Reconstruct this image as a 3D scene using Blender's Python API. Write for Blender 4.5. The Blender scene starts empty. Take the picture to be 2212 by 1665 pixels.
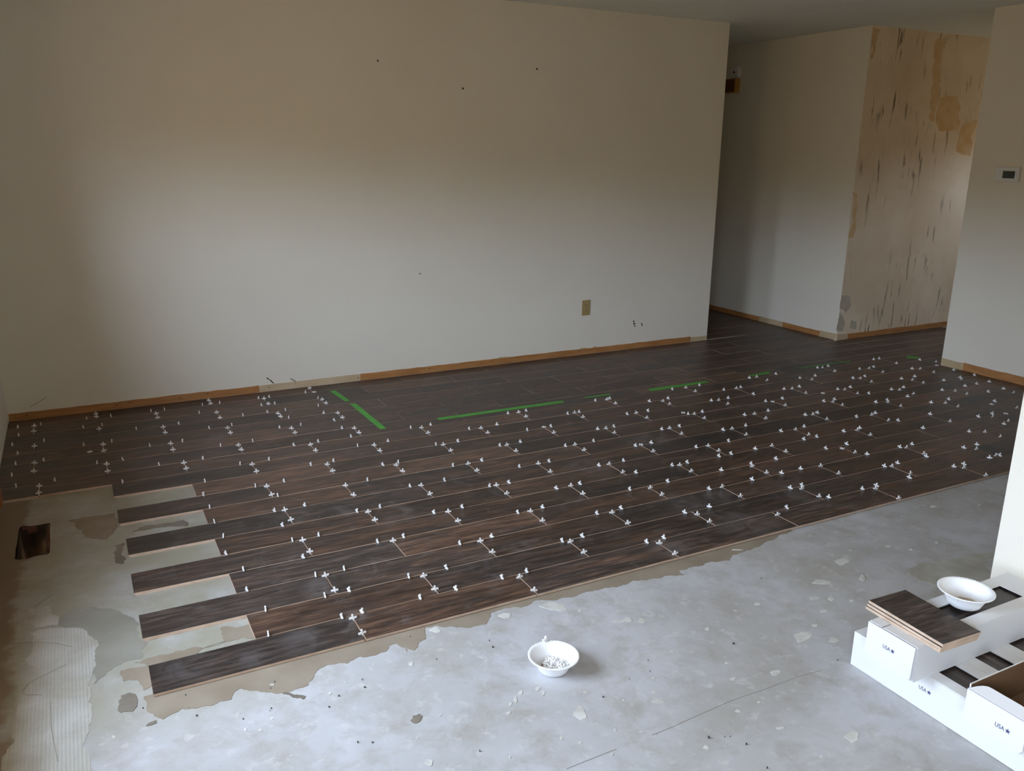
import bpy, bmesh, math, random
from mathutils import Vector, Matrix
random.seed(7)
S = bpy.context.scene
C = S.collection

# ---------------------------------------------------------------- camera
W_ = 0.157                      # one tile row (tile + joint), metres
TOP = 0.012                     # tile surface above the concrete
FPX, CX, CY = 1805.075, 1106.0, 832.5
pitch, yaw, roll = [math.radians(a) for a in (15.64233, 27.6564, 0.57663)]
CAM = Vector((2.75217 * W_, -14.37143 * W_, 9.42122 * W_ + TOP))
_f = Vector((math.sin(yaw) * math.cos(pitch), math.cos(yaw) * math.cos(pitch), -math.sin(pitch)))
_r = Vector((math.cos(yaw), -math.sin(yaw), 0))
_u = _r.cross(_f)
RX = _r * math.cos(roll) + _u * math.sin(roll)
RY = -_r * math.sin(roll) + _u * math.cos(roll)
cam_data = bpy.data.cameras.new('camera')
cam_data.sensor_width = 36.0
cam_data.lens = 36.0 * FPX / 2212.0
cam_data.clip_start = 0.02
cam = bpy.data.objects.new('camera', cam_data)
C.objects.link(cam)
m = Matrix.Identity(4)
for i in range(3):
    m[i][0], m[i][1], m[i][2], m[i][3] = RX[i], RY[i], -_f[i], CAM[i]
cam.matrix_world = m
S.camera = cam

# ---------------------------------------------------------------- world, sky light, exposure
S.view_settings.view_transform = 'Standard'
S.view_settings.look = 'None'
S.view_settings.gamma = 1.0
S.view_settings.use_curve_mapping = False
S.view_settings.exposure = 1.29
wd = bpy.data.worlds.new('overcast_sky')
S.world = wd
wd.use_nodes = True
nt = wd.node_tree
nt.nodes.clear()
wo = nt.nodes.new('ShaderNodeOutputWorld')
bg = nt.nodes.new('ShaderNodeBackground')
tc = nt.nodes.new('ShaderNodeTexCoord')
sx = nt.nodes.new('ShaderNodeSeparateXYZ')
rp = nt.nodes.new('ShaderNodeValToRGB')
mr = nt.nodes.new('ShaderNodeMapRange')
mr.inputs['From Min'].default_value = -1
mr.inputs['From Max'].default_value = 1
nt.links.new(tc.outputs['Generated'], sx.inputs[0])
nt.links.new(sx.outputs['Z'], mr.inputs['Value'])
nt.links.new(mr.outputs[0], rp.inputs[0])
nt.links.new(rp.outputs[0], bg.inputs['Color'])
nt.links.new(bg.outputs[0], wo.inputs[0])
el = rp.color_ramp.elements
el[0].position = 0.0; el[0].color = (0.17, 0.115, 0.06, 1)       # lawn and earth
el[1].position = 0.5; el[1].color = (0.17, 0.118, 0.062, 1)       # ... to the horizon
for pos, col in ((0.515, (0.15, 0.125, 0.075, 1)), (0.55, (0.70, 0.795, 1.0, 1)), (1.0, (0.65, 0.765, 1.0, 1))):
    e = el.new(pos); e.color = col
bg.inputs['Strength'].default_value = 16.0

# glazed openings in the left wall (y0, y1, z0, z1): a half-height sidelight beside the entry door, a glazed door and a wide window further along
DOORY0, SIDE, PATIO, KITCH = 0.42, (1.12, 1.68, 1.02, 1.72), (-0.60, 0.28, 0.58, 1.68), (-3.45, -2.05, 0.85, 1.80)
OPEN = (SIDE, PATIO, KITCH)
PASS = (1.72, 2.04, 1.25, 1.72)                                  # unseen window added at x = XM to brighten the stripped wall
XM = 8.2
for a_, b_, c_, d_ in OPEN:
    pl = bpy.data.lights.new('sky_portal', 'AREA')
    pl.shape = 'RECTANGLE'
    pl.size, pl.size_y = b_ - a_, d_ - c_
    pl.cycles.is_portal = True
    po = bpy.data.objects.new('sky_portal', pl)
    C.objects.link(po)
    po.matrix_world = Matrix(((0, 0, -1, -0.16), (1, 0, 0, (a_ + b_) / 2), (0, -1, 0, (c_ + d_) / 2), (0, 0, 0, 1)))
pl = bpy.data.lights.new('sky_portal', 'AREA')
pl.shape = 'RECTANGLE'; pl.size, pl.size_y = PASS[1] - PASS[0], PASS[3] - PASS[2]
pl.cycles.is_portal = True
po = bpy.data.objects.new('sky_portal', pl); C.objects.link(po)
po.matrix_world = Matrix(((0, 0, 1, XM + 0.14), (-1, 0, 0, (PASS[0] + PASS[1]) / 2), (0, -1, 0, (PASS[2] + PASS[3]) / 2), (0, 0, 0, 1)))
S.cycles.use_denoising = True
S.cycles.max_bounces = 10
S.cycles.diffuse_bounces = 8

# ---------------------------------------------------------------- pixel helpers (a pixel is a direction; depth from the surface it lies on)
def ray(px, py):
    return RX * ((px - CX) / FPX) + RY * (-(py - CY) / FPX) + _f
def on_z(px, py, z):
    d = ray(px, py); return CAM + d * ((z - CAM.z) / d.z)
def on_y(px, py, y):
    d = ray(px, py); return CAM + d * ((y - CAM.y) / d.y)
def on_x(px, py, x):
    d = ray(px, py); return CAM + d * ((x - CAM.x) / d.x)
def pts(s, ox, oy, sc):
    out = []
    for t in s.split():
        a = [float(v) for v in t.split(',')]
        out.append((ox + a[0] / sc, oy + a[1] / sc) + tuple(v / sc for v in a[2:]))
    return out

# ---------------------------------------------------------------- materials
def new_mat(name):
    M = bpy.data.materials.new(name); M.use_nodes = True
    n = M.node_tree.nodes; n.clear()
    o = n.new('ShaderNodeOutputMaterial'); b = n.new('ShaderNodeBsdfPrincipled')
    M.node_tree.links.new(b.outputs[0], o.inputs[0])
    return M, n, M.node_tree.links, b
def mat(name, col, rough=0.6, col2=None, scale=6.0, detail=6.0, stretch=(1, 1, 1), bump=0.0, bscale=60.0, spec=0.5, lo=0.35, hi=0.65, metal=0.0, coords='Object'):
    M, n, l, b = new_mat(name)
    b.inputs['Roughness'].default_value = rough
    b.inputs['Specular IOR Level'].default_value = spec
    b.inputs['Metallic'].default_value = metal
    b.inputs['Base Color'].default_value = (*col, 1)
    if col2 or bump:
        t = n.new('ShaderNodeTexCoord'); mp = n.new('ShaderNodeMapping')
        mp.inputs['Scale'].default_value = stretch
        l.new(t.outputs[coords], mp.inputs[0])
    if col2:
        x = n.new('ShaderNodeTexNoise'); x.inputs['Scale'].default_value = scale; x.inputs['Detail'].default_value = detail
        r = n.new('ShaderNodeValToRGB')
        r.color_ramp.elements[0].position = lo; r.color_ramp.elements[0].color = (*col, 1)
        r.color_ramp.elements[1].position = hi; r.color_ramp.elements[1].color = (*col2, 1)
        l.new(mp.outputs[0], x.inputs[0]); l.new(x.outputs[0], r.inputs[0]); l.new(r.outputs[0], b.inputs['Base Color'])
    if bump:
        y = n.new('ShaderNodeTexNoise'); y.inputs['Scale'].default_value = bscale; y.inputs['Detail'].default_value = 4
        bp = n.new('ShaderNodeBump'); bp.inputs['Strength'].default_value = bump; bp.inputs['Distance'].default_value = 0.002
        l.new(mp.outputs[0], y.inputs[0]); l.new(y.outputs[0], bp.inputs['Height']); l.new(bp.outputs[0], b.inputs['Normal'])
    return M

def mix_rgb(n, l, fac, a, b, blend='MIX'):
    x = n.new('ShaderNodeMix'); x.data_type = 'RGBA'; x.blend_type = blend
    for s, v in ((0, fac), (6, a), (7, b)):
        if hasattr(v, 'links') or hasattr(v, 'is_linked'): l.new(v, x.inputs[s])
        elif s == 0: x.inputs[0].default_value = v
        else: x.inputs[s].default_value = (*v, 1)
    return x.outputs[2]
def ramp(n, l, src, stops):
    r = n.new('ShaderNodeValToRGB'); e = r.color_ramp.elements
    e[0].position, e[0].color = stops[0][0], (*stops[0][1], 1)
    e[1].position, e[1].color = stops[-1][0], (*stops[-1][1], 1)
    for p, c in stops[1:-1]:
        k = e.new(p); k.color = (*c, 1)
    l.new(src, r.inputs[0]); return r.outputs[0]
def noise(n, l, vec, scale, detail=5, rough=0.55, dist=0.0):
    x = n.new('ShaderNodeTexNoise'); x.inputs['Scale'].default_value = scale
    x.inputs['Detail'].default_value = detail; x.inputs['Roughness'].default_value = rough; x.inputs['Distortion'].default_value = dist
    l.new(vec, x.inputs['Vector']); return x.outputs[0]
def mapping(n, l, src, scale=(1, 1, 1), loc=None):
    mp = n.new('ShaderNodeMapping'); mp.inputs['Scale'].default_value = scale
    l.new(src, mp.inputs['Vector'])
    if loc is not None: l.new(loc, mp.inputs['Location'])
    return mp.outputs[0]
BW = ((0, 0, 0), (1, 1, 1))

def wood_tile_mat(name='wood_look_porcelain', charcoal=0.0):
    M, n, l, b = new_mat(name)
    t = n.new('ShaderNodeTexCoord'); oi = n.new('ShaderNodeObjectInfo'); g = n.new('ShaderNodeNewGeometry')
    rnd = n.new('ShaderNodeVectorMath'); rnd.operation = 'SCALE'; rnd.inputs[0].default_value = (37.0, 91.0, 13.0)
    l.new(oi.outputs['Random'], rnd.inputs['Scale'])
    v = mapping(n, l, t.outputs['Object'], (3.0, 34.0, 1.0), rnd.outputs[0])
    grain = noise(n, l, v, 2.2, 8, 0.62, 0.4)
    v2 = mapping(n, l, t.outputs['Object'], (2.2, 9.0, 1.0), rnd.outputs[0])
    cloud = noise(n, l, v2, 1.6, 3, 0.5, 0.6)
    c1 = ramp(n, l, grain, ((0.28, (0.020, 0.012, 0.009)), (0.48, (0.080, 0.044, 0.029)), (0.72, (0.21, 0.115, 0.07))))
    c2 = ramp(n, l, grain, ((0.28, (0.012, 0.0095, 0.0095)), (0.5, (0.040, 0.029, 0.0245)), (0.74, (0.115, 0.082, 0.066))))
    # charcoal and brown drift within a tile, and one tile is browner than the next
    sh = n.new('ShaderNodeMath'); sh.operation = 'MULTIPLY_ADD'; sh.inputs[1].default_value = 0.30
    fr = n.new('ShaderNodeMath'); fr.operation = 'FRACT'; m7 = n.new('ShaderNodeMath'); m7.operation = 'MULTIPLY'; m7.inputs[1].default_value = 7.31
    l.new(oi.outputs['Random'], m7.inputs[0]); l.new(m7.outputs[0], fr.inputs[0]); l.new(fr.outputs[0], sh.inputs[0]); l.new(cloud, sh.inputs[2])
    f = ramp(n, l, sh.outputs[0], ((0.50 - charcoal, BW[0]), (0.86 - charcoal, BW[1])))
    wood = mix_rgb(n, l, f, c1, c2)
    tone = n.new('ShaderNodeMapRange'); tone.inputs['To Min'].default_value = 0.75; tone.inputs['To Max'].default_value = 1.35
    l.new(oi.outputs['Random'], tone.inputs[0])
    hs = n.new('ShaderNodeHueSaturation'); hs.inputs['Saturation'].default_value = 1.0
    l.new(wood, hs.inputs['Color']); l.new(tone.outputs[0], hs.inputs['Value'])
    # dried mortar haze wiped over the tiles: faint everywhere, stronger in wiped patches
    pos = g.outputs['Position']
    hz = noise(n, l, pos, 5.0, 7, 0.62, 2.4)
    acc = ramp(n, l, hz, ((0.56, BW[0]), (0.76, (0.26, 0.26, 0.26))))
    sw = noise(n, l, pos, 11.0, 6, 0.62, 0.9)
    swm = ramp(n, l, sw, ((0.38, BW[0]), (0.62, (0.75, 0.75, 0.75))))
    for px, py, r, k in ((400, 1440, 0.085, 0.26), (545, 1418, 0.06, 0.2), (655, 1385, 0.085, 0.26), (770, 1330, 0.05, 0.22), (690, 1270, 0.08, 0.25), (1120, 1180, 0.07, 0.3), (1480, 1085, 0.12, 0.35), (1610, 1130, 0.16, 0.38), (1440, 1180, 0.09, 0.4), (1720, 1065, 0.14, 0.32), (1560, 1075, 0.10, 0.4), (1270, 1010, 0.14, 0.3), (1400, 950, 0.16, 0.35), (1620, 880, 0.2, 0.3), (860, 1120, 0.08, 0.25), (1320, 920, 0.14, 0.25)):
        c = on_z(px, py, TOP)
        d = n.new('ShaderNodeVectorMath'); d.operation = 'DISTANCE'; d.inputs[1].default_value = c
        l.new(pos, d.inputs[0])
        mr_ = n.new('ShaderNodeMapRange'); mr_.inputs['From Min'].default_value = r * 1.1; mr_.inputs['From Max'].default_value = r * 0.45
        mr_.inputs['To Min'].default_value = 0; mr_.inputs['To Max'].default_value = k
        l.new(d.outputs['Value'], mr_.inputs['Value'])
        mu = n.new('ShaderNodeMath'); mu.operation = 'MULTIPLY'; l.new(mr_.outputs[0], mu.inputs[0]); l.new(swm, mu.inputs[1])
        mx = n.new('ShaderNodeMath'); mx.operation = 'MAXIMUM'; l.new(acc, mx.inputs[0]); l.new(mu.outputs[0], mx.inputs[1]); acc = mx.outputs[0]
    sp = noise(n, l, pos, 30.0, 5, 0.6, 2.2)
    sm = ramp(n, l, sp, ((0.67, BW[0]), (0.75, (0.35, 0.35, 0.35))))
    mx = n.new('ShaderNodeMath'); mx.operation = 'MAXIMUM'; l.new(acc, mx.inputs[0]); l.new(sm, mx.inputs[1])
    col = mix_rgb(n, l, mx.outputs[0], hs.outputs[0], (0.27, 0.25, 0.245))
    l.new(col, b.inputs['Base Color'])
    rr = n.new('ShaderNodeMapRange'); rr.inputs['To Min'].default_value = 0.34; rr.inputs['To Max'].default_value = 0.52
    l.new(grain, rr.inputs[0]); l.new(rr.outputs[0], b.inputs['Roughness'])
    b.inputs['Specular IOR Level'].default_value = 0.5
    bp = n.new('ShaderNodeBump'); bp.inputs['Strength'].default_value = 0.35; bp.inputs['Distance'].default_value = 0.0012
    l.new(grain, bp.inputs['Height']); l.new(bp.outputs[0], b.inputs['Normal'])
    return M

def concrete_mat():
    M, n, l, b = new_mat('bare_concrete')
    g = n.new('ShaderNodeNewGeometry'); pos = g.outputs['Position']
    a = noise(n, l, pos, 1.7, 6, 0.6, 0.5)
    base = ramp(n, l, a, ((0.34, (0.37, 0.352, 0.322)), (0.52, (0.44, 0.432, 0.43)), (0.68, (0.505, 0.50, 0.515))))
    b2 = noise(n, l, pos, 7.0, 8, 0.70, 0.25)
    f2 = ramp(n, l, b2, ((0.46, BW[0]), (0.68, (0.75, 0.75, 0.75))))
    base = mix_rgb(n, l, f2, base, (0.325, 0.295, 0.25))
    b3 = noise(n, l, pos, 21.0, 7, 0.65, 0.3)
    f3 = ramp(n, l, b3, ((0.56, BW[0]), (0.68, (0.6, 0.6, 0.6))))
    base = mix_rgb(n, l, f3, base, (0.56, 0.55, 0.53))
    b4 = noise(n, l, pos, 60.0, 3, 0.6, 0.3)
    f4 = ramp(n, l, b4, ((0.70, BW[0]), (0.76, (0.55, 0.55, 0.55))))
    base = mix_rgb(n, l, f4, base, (0.16, 0.15, 0.135))
    # brown glue residue in a strip along the left wall
    s = n.new('ShaderNodeSeparateXYZ'); l.new(pos, s.inputs[0])
    wob = noise(n, l, pos, 5.0, 4, 0.6)
    ad = n.new('ShaderNodeMath'); ad.operation = 'MULTIPLY_ADD'; ad.inputs[1].default_value = -0.22
    l.new(wob, ad.inputs[0]); l.new(s.outputs['X'], ad.inputs[2])
    # olive-grey old levelling film in the corner by the left wall
    ax = n.new('ShaderNodeMapRange'); ax.inputs['From Min'].default_value = 1.15; ax.inputs['From Max'].default_value = 0.75; l.new(s.outputs['X'], ax.inputs['Value'])
    ay = n.new('ShaderNodeMapRange'); ay.inputs['From Min'].default_value = -0.22; ay.inputs['From Max'].default_value = 0.10; l.new(s.outputs['Y'], ay.inputs['Value'])
    am = n.new('ShaderNodeMath'); am.operation = 'MULTIPLY'; l.new(ax.outputs[0], am.inputs[0]); l.new(ay.outputs[0], am.inputs[1])
    an = n.new('ShaderNodeMath'); an.operation = 'MULTIPLY'; l.new(am.outputs[0], an.inputs[0]); l.new(ramp(n, l, wob, ((0.36, (0.35, 0.35, 0.35)), (0.58, BW[1]))), an.inputs[1])
    base = mix_rgb(n, l, an.outputs[0], base, (0.315, 0.295, 0.225))
    f5 = ramp(n, l, ad.outputs[0], ((0.0, (0.8, 0.8, 0.8)), (0.035, BW[0])))
    base = mix_rgb(n, l, f5, base, (0.20, 0.14, 0.085))
    l.new(base, b.inputs['Base Color'])
    rr = n.new('ShaderNodeMapRange'); rr.inputs['To Min'].default_value = 0.42; rr.inputs['To Max'].default_value = 0.75
    l.new(b2, rr.inputs[0]); l.new(rr.outputs[0], b.inputs['Roughness'])
    b.inputs['Specular IOR Level'].default_value = 0.4
    bp = n.new('ShaderNodeBump'); bp.inputs['Strength'].default_value = 0.25; bp.inputs['Distance'].default_value = 0.002
    l.new(b3, bp.inputs['Height']); l.new(bp.outputs[0], b.inputs['Normal'])
    return M

def ridged_skim_mat():
    M, n, l, b = new_mat('ridged_skim_coat')
    g = n.new('ShaderNodeNewGeometry'); pos = g.outputs['Position']
    w = n.new('ShaderNodeTexWave'); w.wave_type = 'BANDS'; w.bands_direction = 'X'
    w.inputs['Scale'].default_value = 34.0; w.inputs['Distortion'].default_value = 0.9; w.inputs['Detail'].default_value = 2
    l.new(pos, w.inputs['Vector'])
    a = noise(n, l, pos, 6.0, 5, 0.6, 0.6)
    c = ramp(n, l, a, ((0.36, (0.36, 0.335, 0.275)), (0.66, (0.49, 0.48, 0.44))))
    fw = ramp(n, l, w.outputs['Fac'], ((0.0, (0.20, 0.20, 0.20)), (0.5, BW[0])))
    c = mix_rgb(n, l, fw, c, (0.27, 0.25, 0.205))
    l.new(c, b.inputs['Base Color']); b.inputs['Roughness'].default_value = 0.7
    bp = n.new('ShaderNodeBump'); bp.inputs['Strength'].default_value = 0.4; bp.inputs['Distance'].default_value = 0.0015
    l.new(w.outputs['Fac'], bp.inputs['Height']); l.new(bp.outputs[0], b.inputs['Normal'])
    return M

def stripped_wall_mat():
    M, n, l, b = new_mat('stripped_drywall_paper')
    t = n.new('ShaderNodeTexCoord'); v = t.outputs['Object']
    a = noise(n, l, v, 1.6, 5, 0.6, 0.5)
    c = ramp(n, l, a, ((0.34, (0.66, 0.53, 0.37)), (0.64, (0.78, 0.66, 0.50))))
    st = noise(n, l, mapping(n, l, v, (26, 26, 3.2)), 1.0, 5, 0.6, 0.2)
    cl = noise(n, l, v, 2.6, 2, 0.5)
    mu = n.new('ShaderNodeMath'); mu.operation = 'MULTIPLY'
    l.new(ramp(n, l, st, ((0.57, BW[0]), (0.63, (1, 1, 1)))), mu.inputs[0]); l.new(ramp(n, l, cl, ((0.44, BW[0]), (0.6, BW[1]))), mu.inputs[1])
    c = mix_rgb(n, l, mu.outputs[0], c, (0.25, 0.19, 0.12))
    sp = noise(n, l, v, 9.0, 6, 0.7, 0.8)
    c = mix_rgb(n, l, ramp(n, l, sp, ((0.62, BW[0]), (0.72, (0.4, 0.4, 0.4)))), c, (0.6, 0.43, 0.25))
    l.new(c, b.inputs['Base Color']); b.inputs['Roughness'].default_value = 0.85
    return M

MT = {
 'tile': wood_tile_mat(),
 'tile_charcoal': wood_tile_mat('charcoal_wood_look_porcelain', 0.30),
 'tile_side': mat('porcelain_body', (0.58, 0.43, 0.32), 0.75, (0.46, 0.33, 0.235), 18.0),
 'concrete': concrete_mat(),
 'skim': ridged_skim_mat(),
 'mortar': mat('tan_mortar', (0.225, 0.178, 0.125), 0.8, (0.285, 0.235, 0.175), 7.0, 6, bump=0.3, bscale=40),
 'mortar_dark': mat('damp_mortar', (0.15, 0.125, 0.095), 0.7, (0.21, 0.18, 0.14), 9.0, bump=0.3, bscale=50),
 'grey_skim': mat('thin_grey_skim', (0.22, 0.205, 0.165), 0.7, (0.285, 0.27, 0.225), 5.0, bump=0.15, bscale=40),
 'bed': mat('mortar_bed', (0.50, 0.39, 0.30), 0.85, (0.36, 0.275, 0.21), 14.0),
 'grout': mat('pale_grout', (0.36, 0.32, 0.28), 0.85, (0.07, 0.06, 0.055), 3.5),
 'paint_spot': mat('white_paint_spot', (0.62, 0.61, 0.57), 0.55, (0.50, 0.48, 0.43), 30.0),
 'debris': mat('dark_crumb', (0.05, 0.045, 0.04), 0.8),
 'crack': mat('crack_line', (0.30, 0.28, 0.245), 0.9),
 'wall': mat('white_wall_paint', (0.80, 0.745, 0.64), 0.62, (0.775, 0.72, 0.62), 1.5, 4, bump=0.05, bscale=180, spec=0.3),
 'ceiling': mat('ceiling_paint', (0.80, 0.83, 0.79), 0.85, (0.77, 0.80, 0.76), 2.0, bump=0.25, bscale=120, spec=0.2),
 'stripped': stripped_wall_mat(),
 'strip_wood': mat('orange_brown_wood', (0.36, 0.155, 0.045), 0.55, (0.47, 0.22, 0.075), 6.0, 6, (1.0, 1.0, 9.0)),
 'strip_pale': mat('bare_pale_board', (0.60, 0.46, 0.30), 0.7, (0.50, 0.36, 0.20), 8.0, 5),
 'casing': mat('stained_casing', (0.26, 0.075, 0.022), 0.4, (0.36, 0.12, 0.035), 5.0, 5, (9, 9, 1)),
 'orange_patch': mat('torn_orange_paper', (0.62, 0.40, 0.185), 0.85, (0.68, 0.50, 0.29), 12.0, 5),
 'pale_patch': mat('plaster_patch', (0.50, 0.44, 0.34), 0.85, (0.44, 0.37, 0.28), 14.0),
 'spacer': mat('white_plastic', (0.80, 0.78, 0.76), 0.35),
 'foam': mat('white_foam', (0.86, 0.86, 0.87), 0.45, bump=0.08, bscale=300),
 'mortar_residue': mat('mortar_residue', (0.33, 0.235, 0.155), 0.8, (0.50, 0.40, 0.30), 60.0),
 'card': mat('white_cardboard', (0.71, 0.70, 0.70), 0.6, (0.69, 0.68, 0.675), 5.0),
 'card_inner': mat('brown_cardboard', (0.15, 0.08, 0.036), 0.8, (0.12, 0.062, 0.028), 9.0),
 'ink': mat('navy_ink', (0.045, 0.05, 0.14), 0.6),
 'tape': mat('green_masking_tape', (0.075, 0.36, 0.045), 0.6, (0.10, 0.42, 0.06), 20.0),
 'ivory': mat('ivory_brown_plate', (0.40, 0.30, 0.13), 0.4, (0.37, 0.27, 0.115), 9.0),
 'dark': mat('dark_slot', (0.02, 0.017, 0.015), 0.6),
 'white_plastic': mat('thermostat_plastic', (0.72, 0.73, 0.73), 0.4),
 'screen': mat('grey_lcd', (0.045, 0.055, 0.05), 0.2),
 'chime_wood': mat('honey_wood', (0.40, 0.20, 0.04), 0.5, (0.48, 0.26, 0.06), 8.0, 5, (12, 12, 2)),
 'chime_dark': mat('brown_chime_front', (0.15, 0.06, 0.03), 0.8),
 'duct': mat('rusty_duct_shade', (0.022, 0.015, 0.012), 0.6, (0.045, 0.02, 0.012), 20.0),  # rust darkened to near-black: shade down the hole is in the colour
 'rust': mat('red_brown_edge', (0.16, 0.055, 0.035), 0.8, (0.10, 0.05, 0.035), 40.0),
 'frame': mat('white_vinyl_frame', (0.6, 0.58, 0.54), 0.5),
 'shade_eave': mat('shade_eave_board', (0.45, 0.43, 0.40), 0.8),
}
def glass_mat():
    M = bpy.data.materials.new('door_glass'); M.use_nodes = True
    n = M.node_tree.nodes; l = M.node_tree.links; n.clear()
    o = n.new('ShaderNodeOutputMaterial'); mx = n.new('ShaderNodeMixShader'); tr = n.new('ShaderNodeBsdfTransparent'); gl = n.new('ShaderNodeBsdfGlossy')
    tr.inputs[0].default_value = (0.93, 0.95, 0.94, 1); gl.inputs['Roughness'].default_value = 0.02
    mx.inputs[0].default_value = 0.06
    l.new(tr.outputs[0], mx.inputs[1]); l.new(gl.outputs[0], mx.inputs[2]); l.new(mx.outputs[0], o.inputs[0])
    return M
MT['glass'] = glass_mat()

# ---------------------------------------------------------------- mesh helpers
def box(bm, x0, x1, y0, y1, z0, z1, mi=0):
    v = [bm.verts.new((x, y, z)) for z in (z0, z1) for y in (y0, y1) for x in (x0, x1)]
    for f in ((0, 2, 3, 1), (4, 5, 7, 6), (0, 1, 5, 4), (2, 6, 7, 3), (0, 4, 6, 2), (1, 3, 7, 5)):
        bm.faces.new([v[i] for i in f]).material_index = mi
    return v
def prism(bm, poly, z0, z1):
    """poly: CCW list of (x, y); a slab between z0 and z1"""
    a = sum(poly[i - 1][0] * poly[i][1] - poly[i][0] * poly[i - 1][1] for i in range(len(poly)))
    if a < 0: poly = poly[::-1]
    lo = [bm.verts.new((p[0], p[1], z0)) for p in poly]; hi = [bm.verts.new((p[0], p[1], z1)) for p in poly]
    n = len(poly)
    bm.faces.new(hi)
    bm.faces.new(lo[::-1])
    for i in range(n):
        bm.faces.new((lo[i], lo[(i + 1) % n], hi[(i + 1) % n], hi[i]))
def xform(bm, M, verts=None):
    bmesh.ops.transform(bm, matrix=M, verts=verts or bm.verts)
def link(name, me, parent=None, mats=None):
    o = bpy.data.objects.new(name, me); C.objects.link(o)
    if parent is not None: o.parent = parent
    return o
def mesh(name, bm, mats):
    bmesh.ops.recalc_face_normals(bm, faces=bm.faces)
    me = bpy.data.meshes.new(name); bm.to_mesh(me); bm.free()
    for k in (mats if isinstance(mats, (list, tuple)) else [mats]): me.materials.append(MT[k])
    return me
def obj(name, bm, mats, parent=None, smooth=False):
    me = mesh(name, bm, mats)
    if smooth:
        for p in me.polygons: p.use_smooth = True
    return link(name, me, parent)
def boxobj(name, b6, m_, parent=None, bevel=0.0):
    bm = bmesh.new(); box(bm, *b6)
    if bevel: bmesh.ops.bevel(bm, geom=bm.edges[:], offset=bevel, segments=2, affect='EDGES', profile=0.6)
    return obj(name, bm, m_, parent)
def tag(o, label, cat=None, group=None, kind=None):
    o['label'] = label
    if cat: o['category'] = cat
    if group: o['group'] = group
    if kind: o['kind'] = kind
    return o
def thing(name, loc, label, cat, group=None, rz=0.0):
    o = bpy.data.objects.new(name, None); C.objects.link(o)
    o.empty_display_size = 0.05
    o.location = loc; o.rotation_euler = (0, 0, rz)
    return tag(o, label, cat, group)

# ---------------------------------------------------------------- the room shell
YB, XE = 18.94 * W_, 31.72 * W_          # back wall face, its free right end
XH, YN = 37.91 * W_, 15.94 * W_          # hallway wall face, stripped wall face
XR, YR = 38.14 * W_, 9.95 * W_           # right wall face and its far end
XS, YS = 3.07, -0.742                    # near partition
H, TH = 2.43, 0.115
Y0, Y1 = -4.5, 6.2

def struct(name, boxes, m_, label, cat):
    bm = bmesh.new()
    for b in boxes: box(bm, *b)
    o = obj(name, bm, m_)
    return tag(o, label, cat, kind='structure')

# slab with the irregular register hole
hole = [on_z(px, py, 0) for px, py in pts("470,590 480,510 530,450 600,420 760,430 850,425 1000,400 1150,370 1290,350 1280,600 1292,800 1285,1000 1270,1120 1200,1160 1000,1185 850,1215 700,1265 500,1295 375,1280 400,1000 440,850 455,700", 0, 1100, 11.89)]
bm = bmesh.new()
outer = [bm.verts.new((x, y, 0)) for x, y in ((-0.14, Y0 - 0.12), (XM + 0.12, Y0 - 0.12), (XM + 0.12, Y1 + 0.12), (-0.14, Y1 + 0.12))]
inner = [bm.verts.new((p.x, p.y, 0)) for p in hole]
ed = [bm.edges.new((L[i], L[(i + 1) % len(L)])) for L in (outer, inner) for i in range(len(L))]
bmesh.ops.triangle_fill(bm, use_beauty=True, use_dissolve=False, edges=ed)
for L in (outer, inner):
    lo = [bm.verts.new((v.co.x, v.co.y, -0.1)) for v in L]
    for i in range(len(L)):
        j = (i + 1) % len(L)
        bm.faces.new((L[i], L[j], lo[j], lo[i])).material_index = 1 if L is inner else 0  # hole sides coloured near-black for the shade inside the recess
floor = obj('floor', bm, ('concrete', 'duct'))
for p in floor.data.polygons:
    if abs(p.normal.z) > 0.5 and p.normal.z < 0: p.flip()
tag(floor, 'bare grey concrete slab with mortar smears and laid dark plank tiles', 'floor', kind='structure')

(sy0, sy1, sz0, sz1), (py0, py1, pz0, pz1), (ky0, ky1, kz0, kz1) = SIDE, PATIO, KITCH
DH = 2.03
wl = struct('wall_left', [(-0.14, 0, Y0, ky0, 0, H), (-0.14, 0, ky0, ky1, 0, kz0), (-0.14, 0, ky0, ky1, kz1, H), (-0.14, 0, ky1, py0, 0, H), (-0.14, 0, py0, py1, pz1, H), (-0.14, 0, py1, DOORY0, 0, H),
    (-0.14, 0, DOORY0, sy1, DH, H), (-0.14, 0, sy1, YB + 0.12, 0, H)], 'wall', 'white painted wall with the entry door and the windows', 'wall')
wb = struct('wall_back', [(0, XE, YB, YB + 0.12, 0, H)], 'wall', 'long white painted wall with a soft patch of daylight', 'wall')
struct('wall_hall_left', [(XE - 0.12, XE, YB + 0.12, Y1, 0, H)], 'wall', 'white wall of the dark hallway behind the long wall', 'wall')
wh = struct('wall_hall_right', [(XH, XH + TH, YN, Y1, 0, H)], 'wall', 'white hallway wall in half shadow beside the stripped wall', 'wall')
wp = struct('wall_stripped', [(XH + 0.001, XM, YN - 0.003, YN + TH, 0, H)], 'stripped', 'brown wall stripped of its wallpaper, streaked and patchy', 'wall')
struct('wall_hall_end', [(XE - 0.12, XH + TH, Y1, Y1 + 0.12, 0, H)], 'wall', 'end wall of the dark hallway', 'wall')
wr = struct('wall_right', [(XR, XR + TH, YS, YR, 0, H)], 'wall', 'white wall carrying the thermostat', 'wall')
struct('wall_passage_side', [(XR + TH, XM, YR - TH, YR, 0, H)], 'wall', 'side wall of the passage behind the thermostat wall', 'wall')
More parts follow.
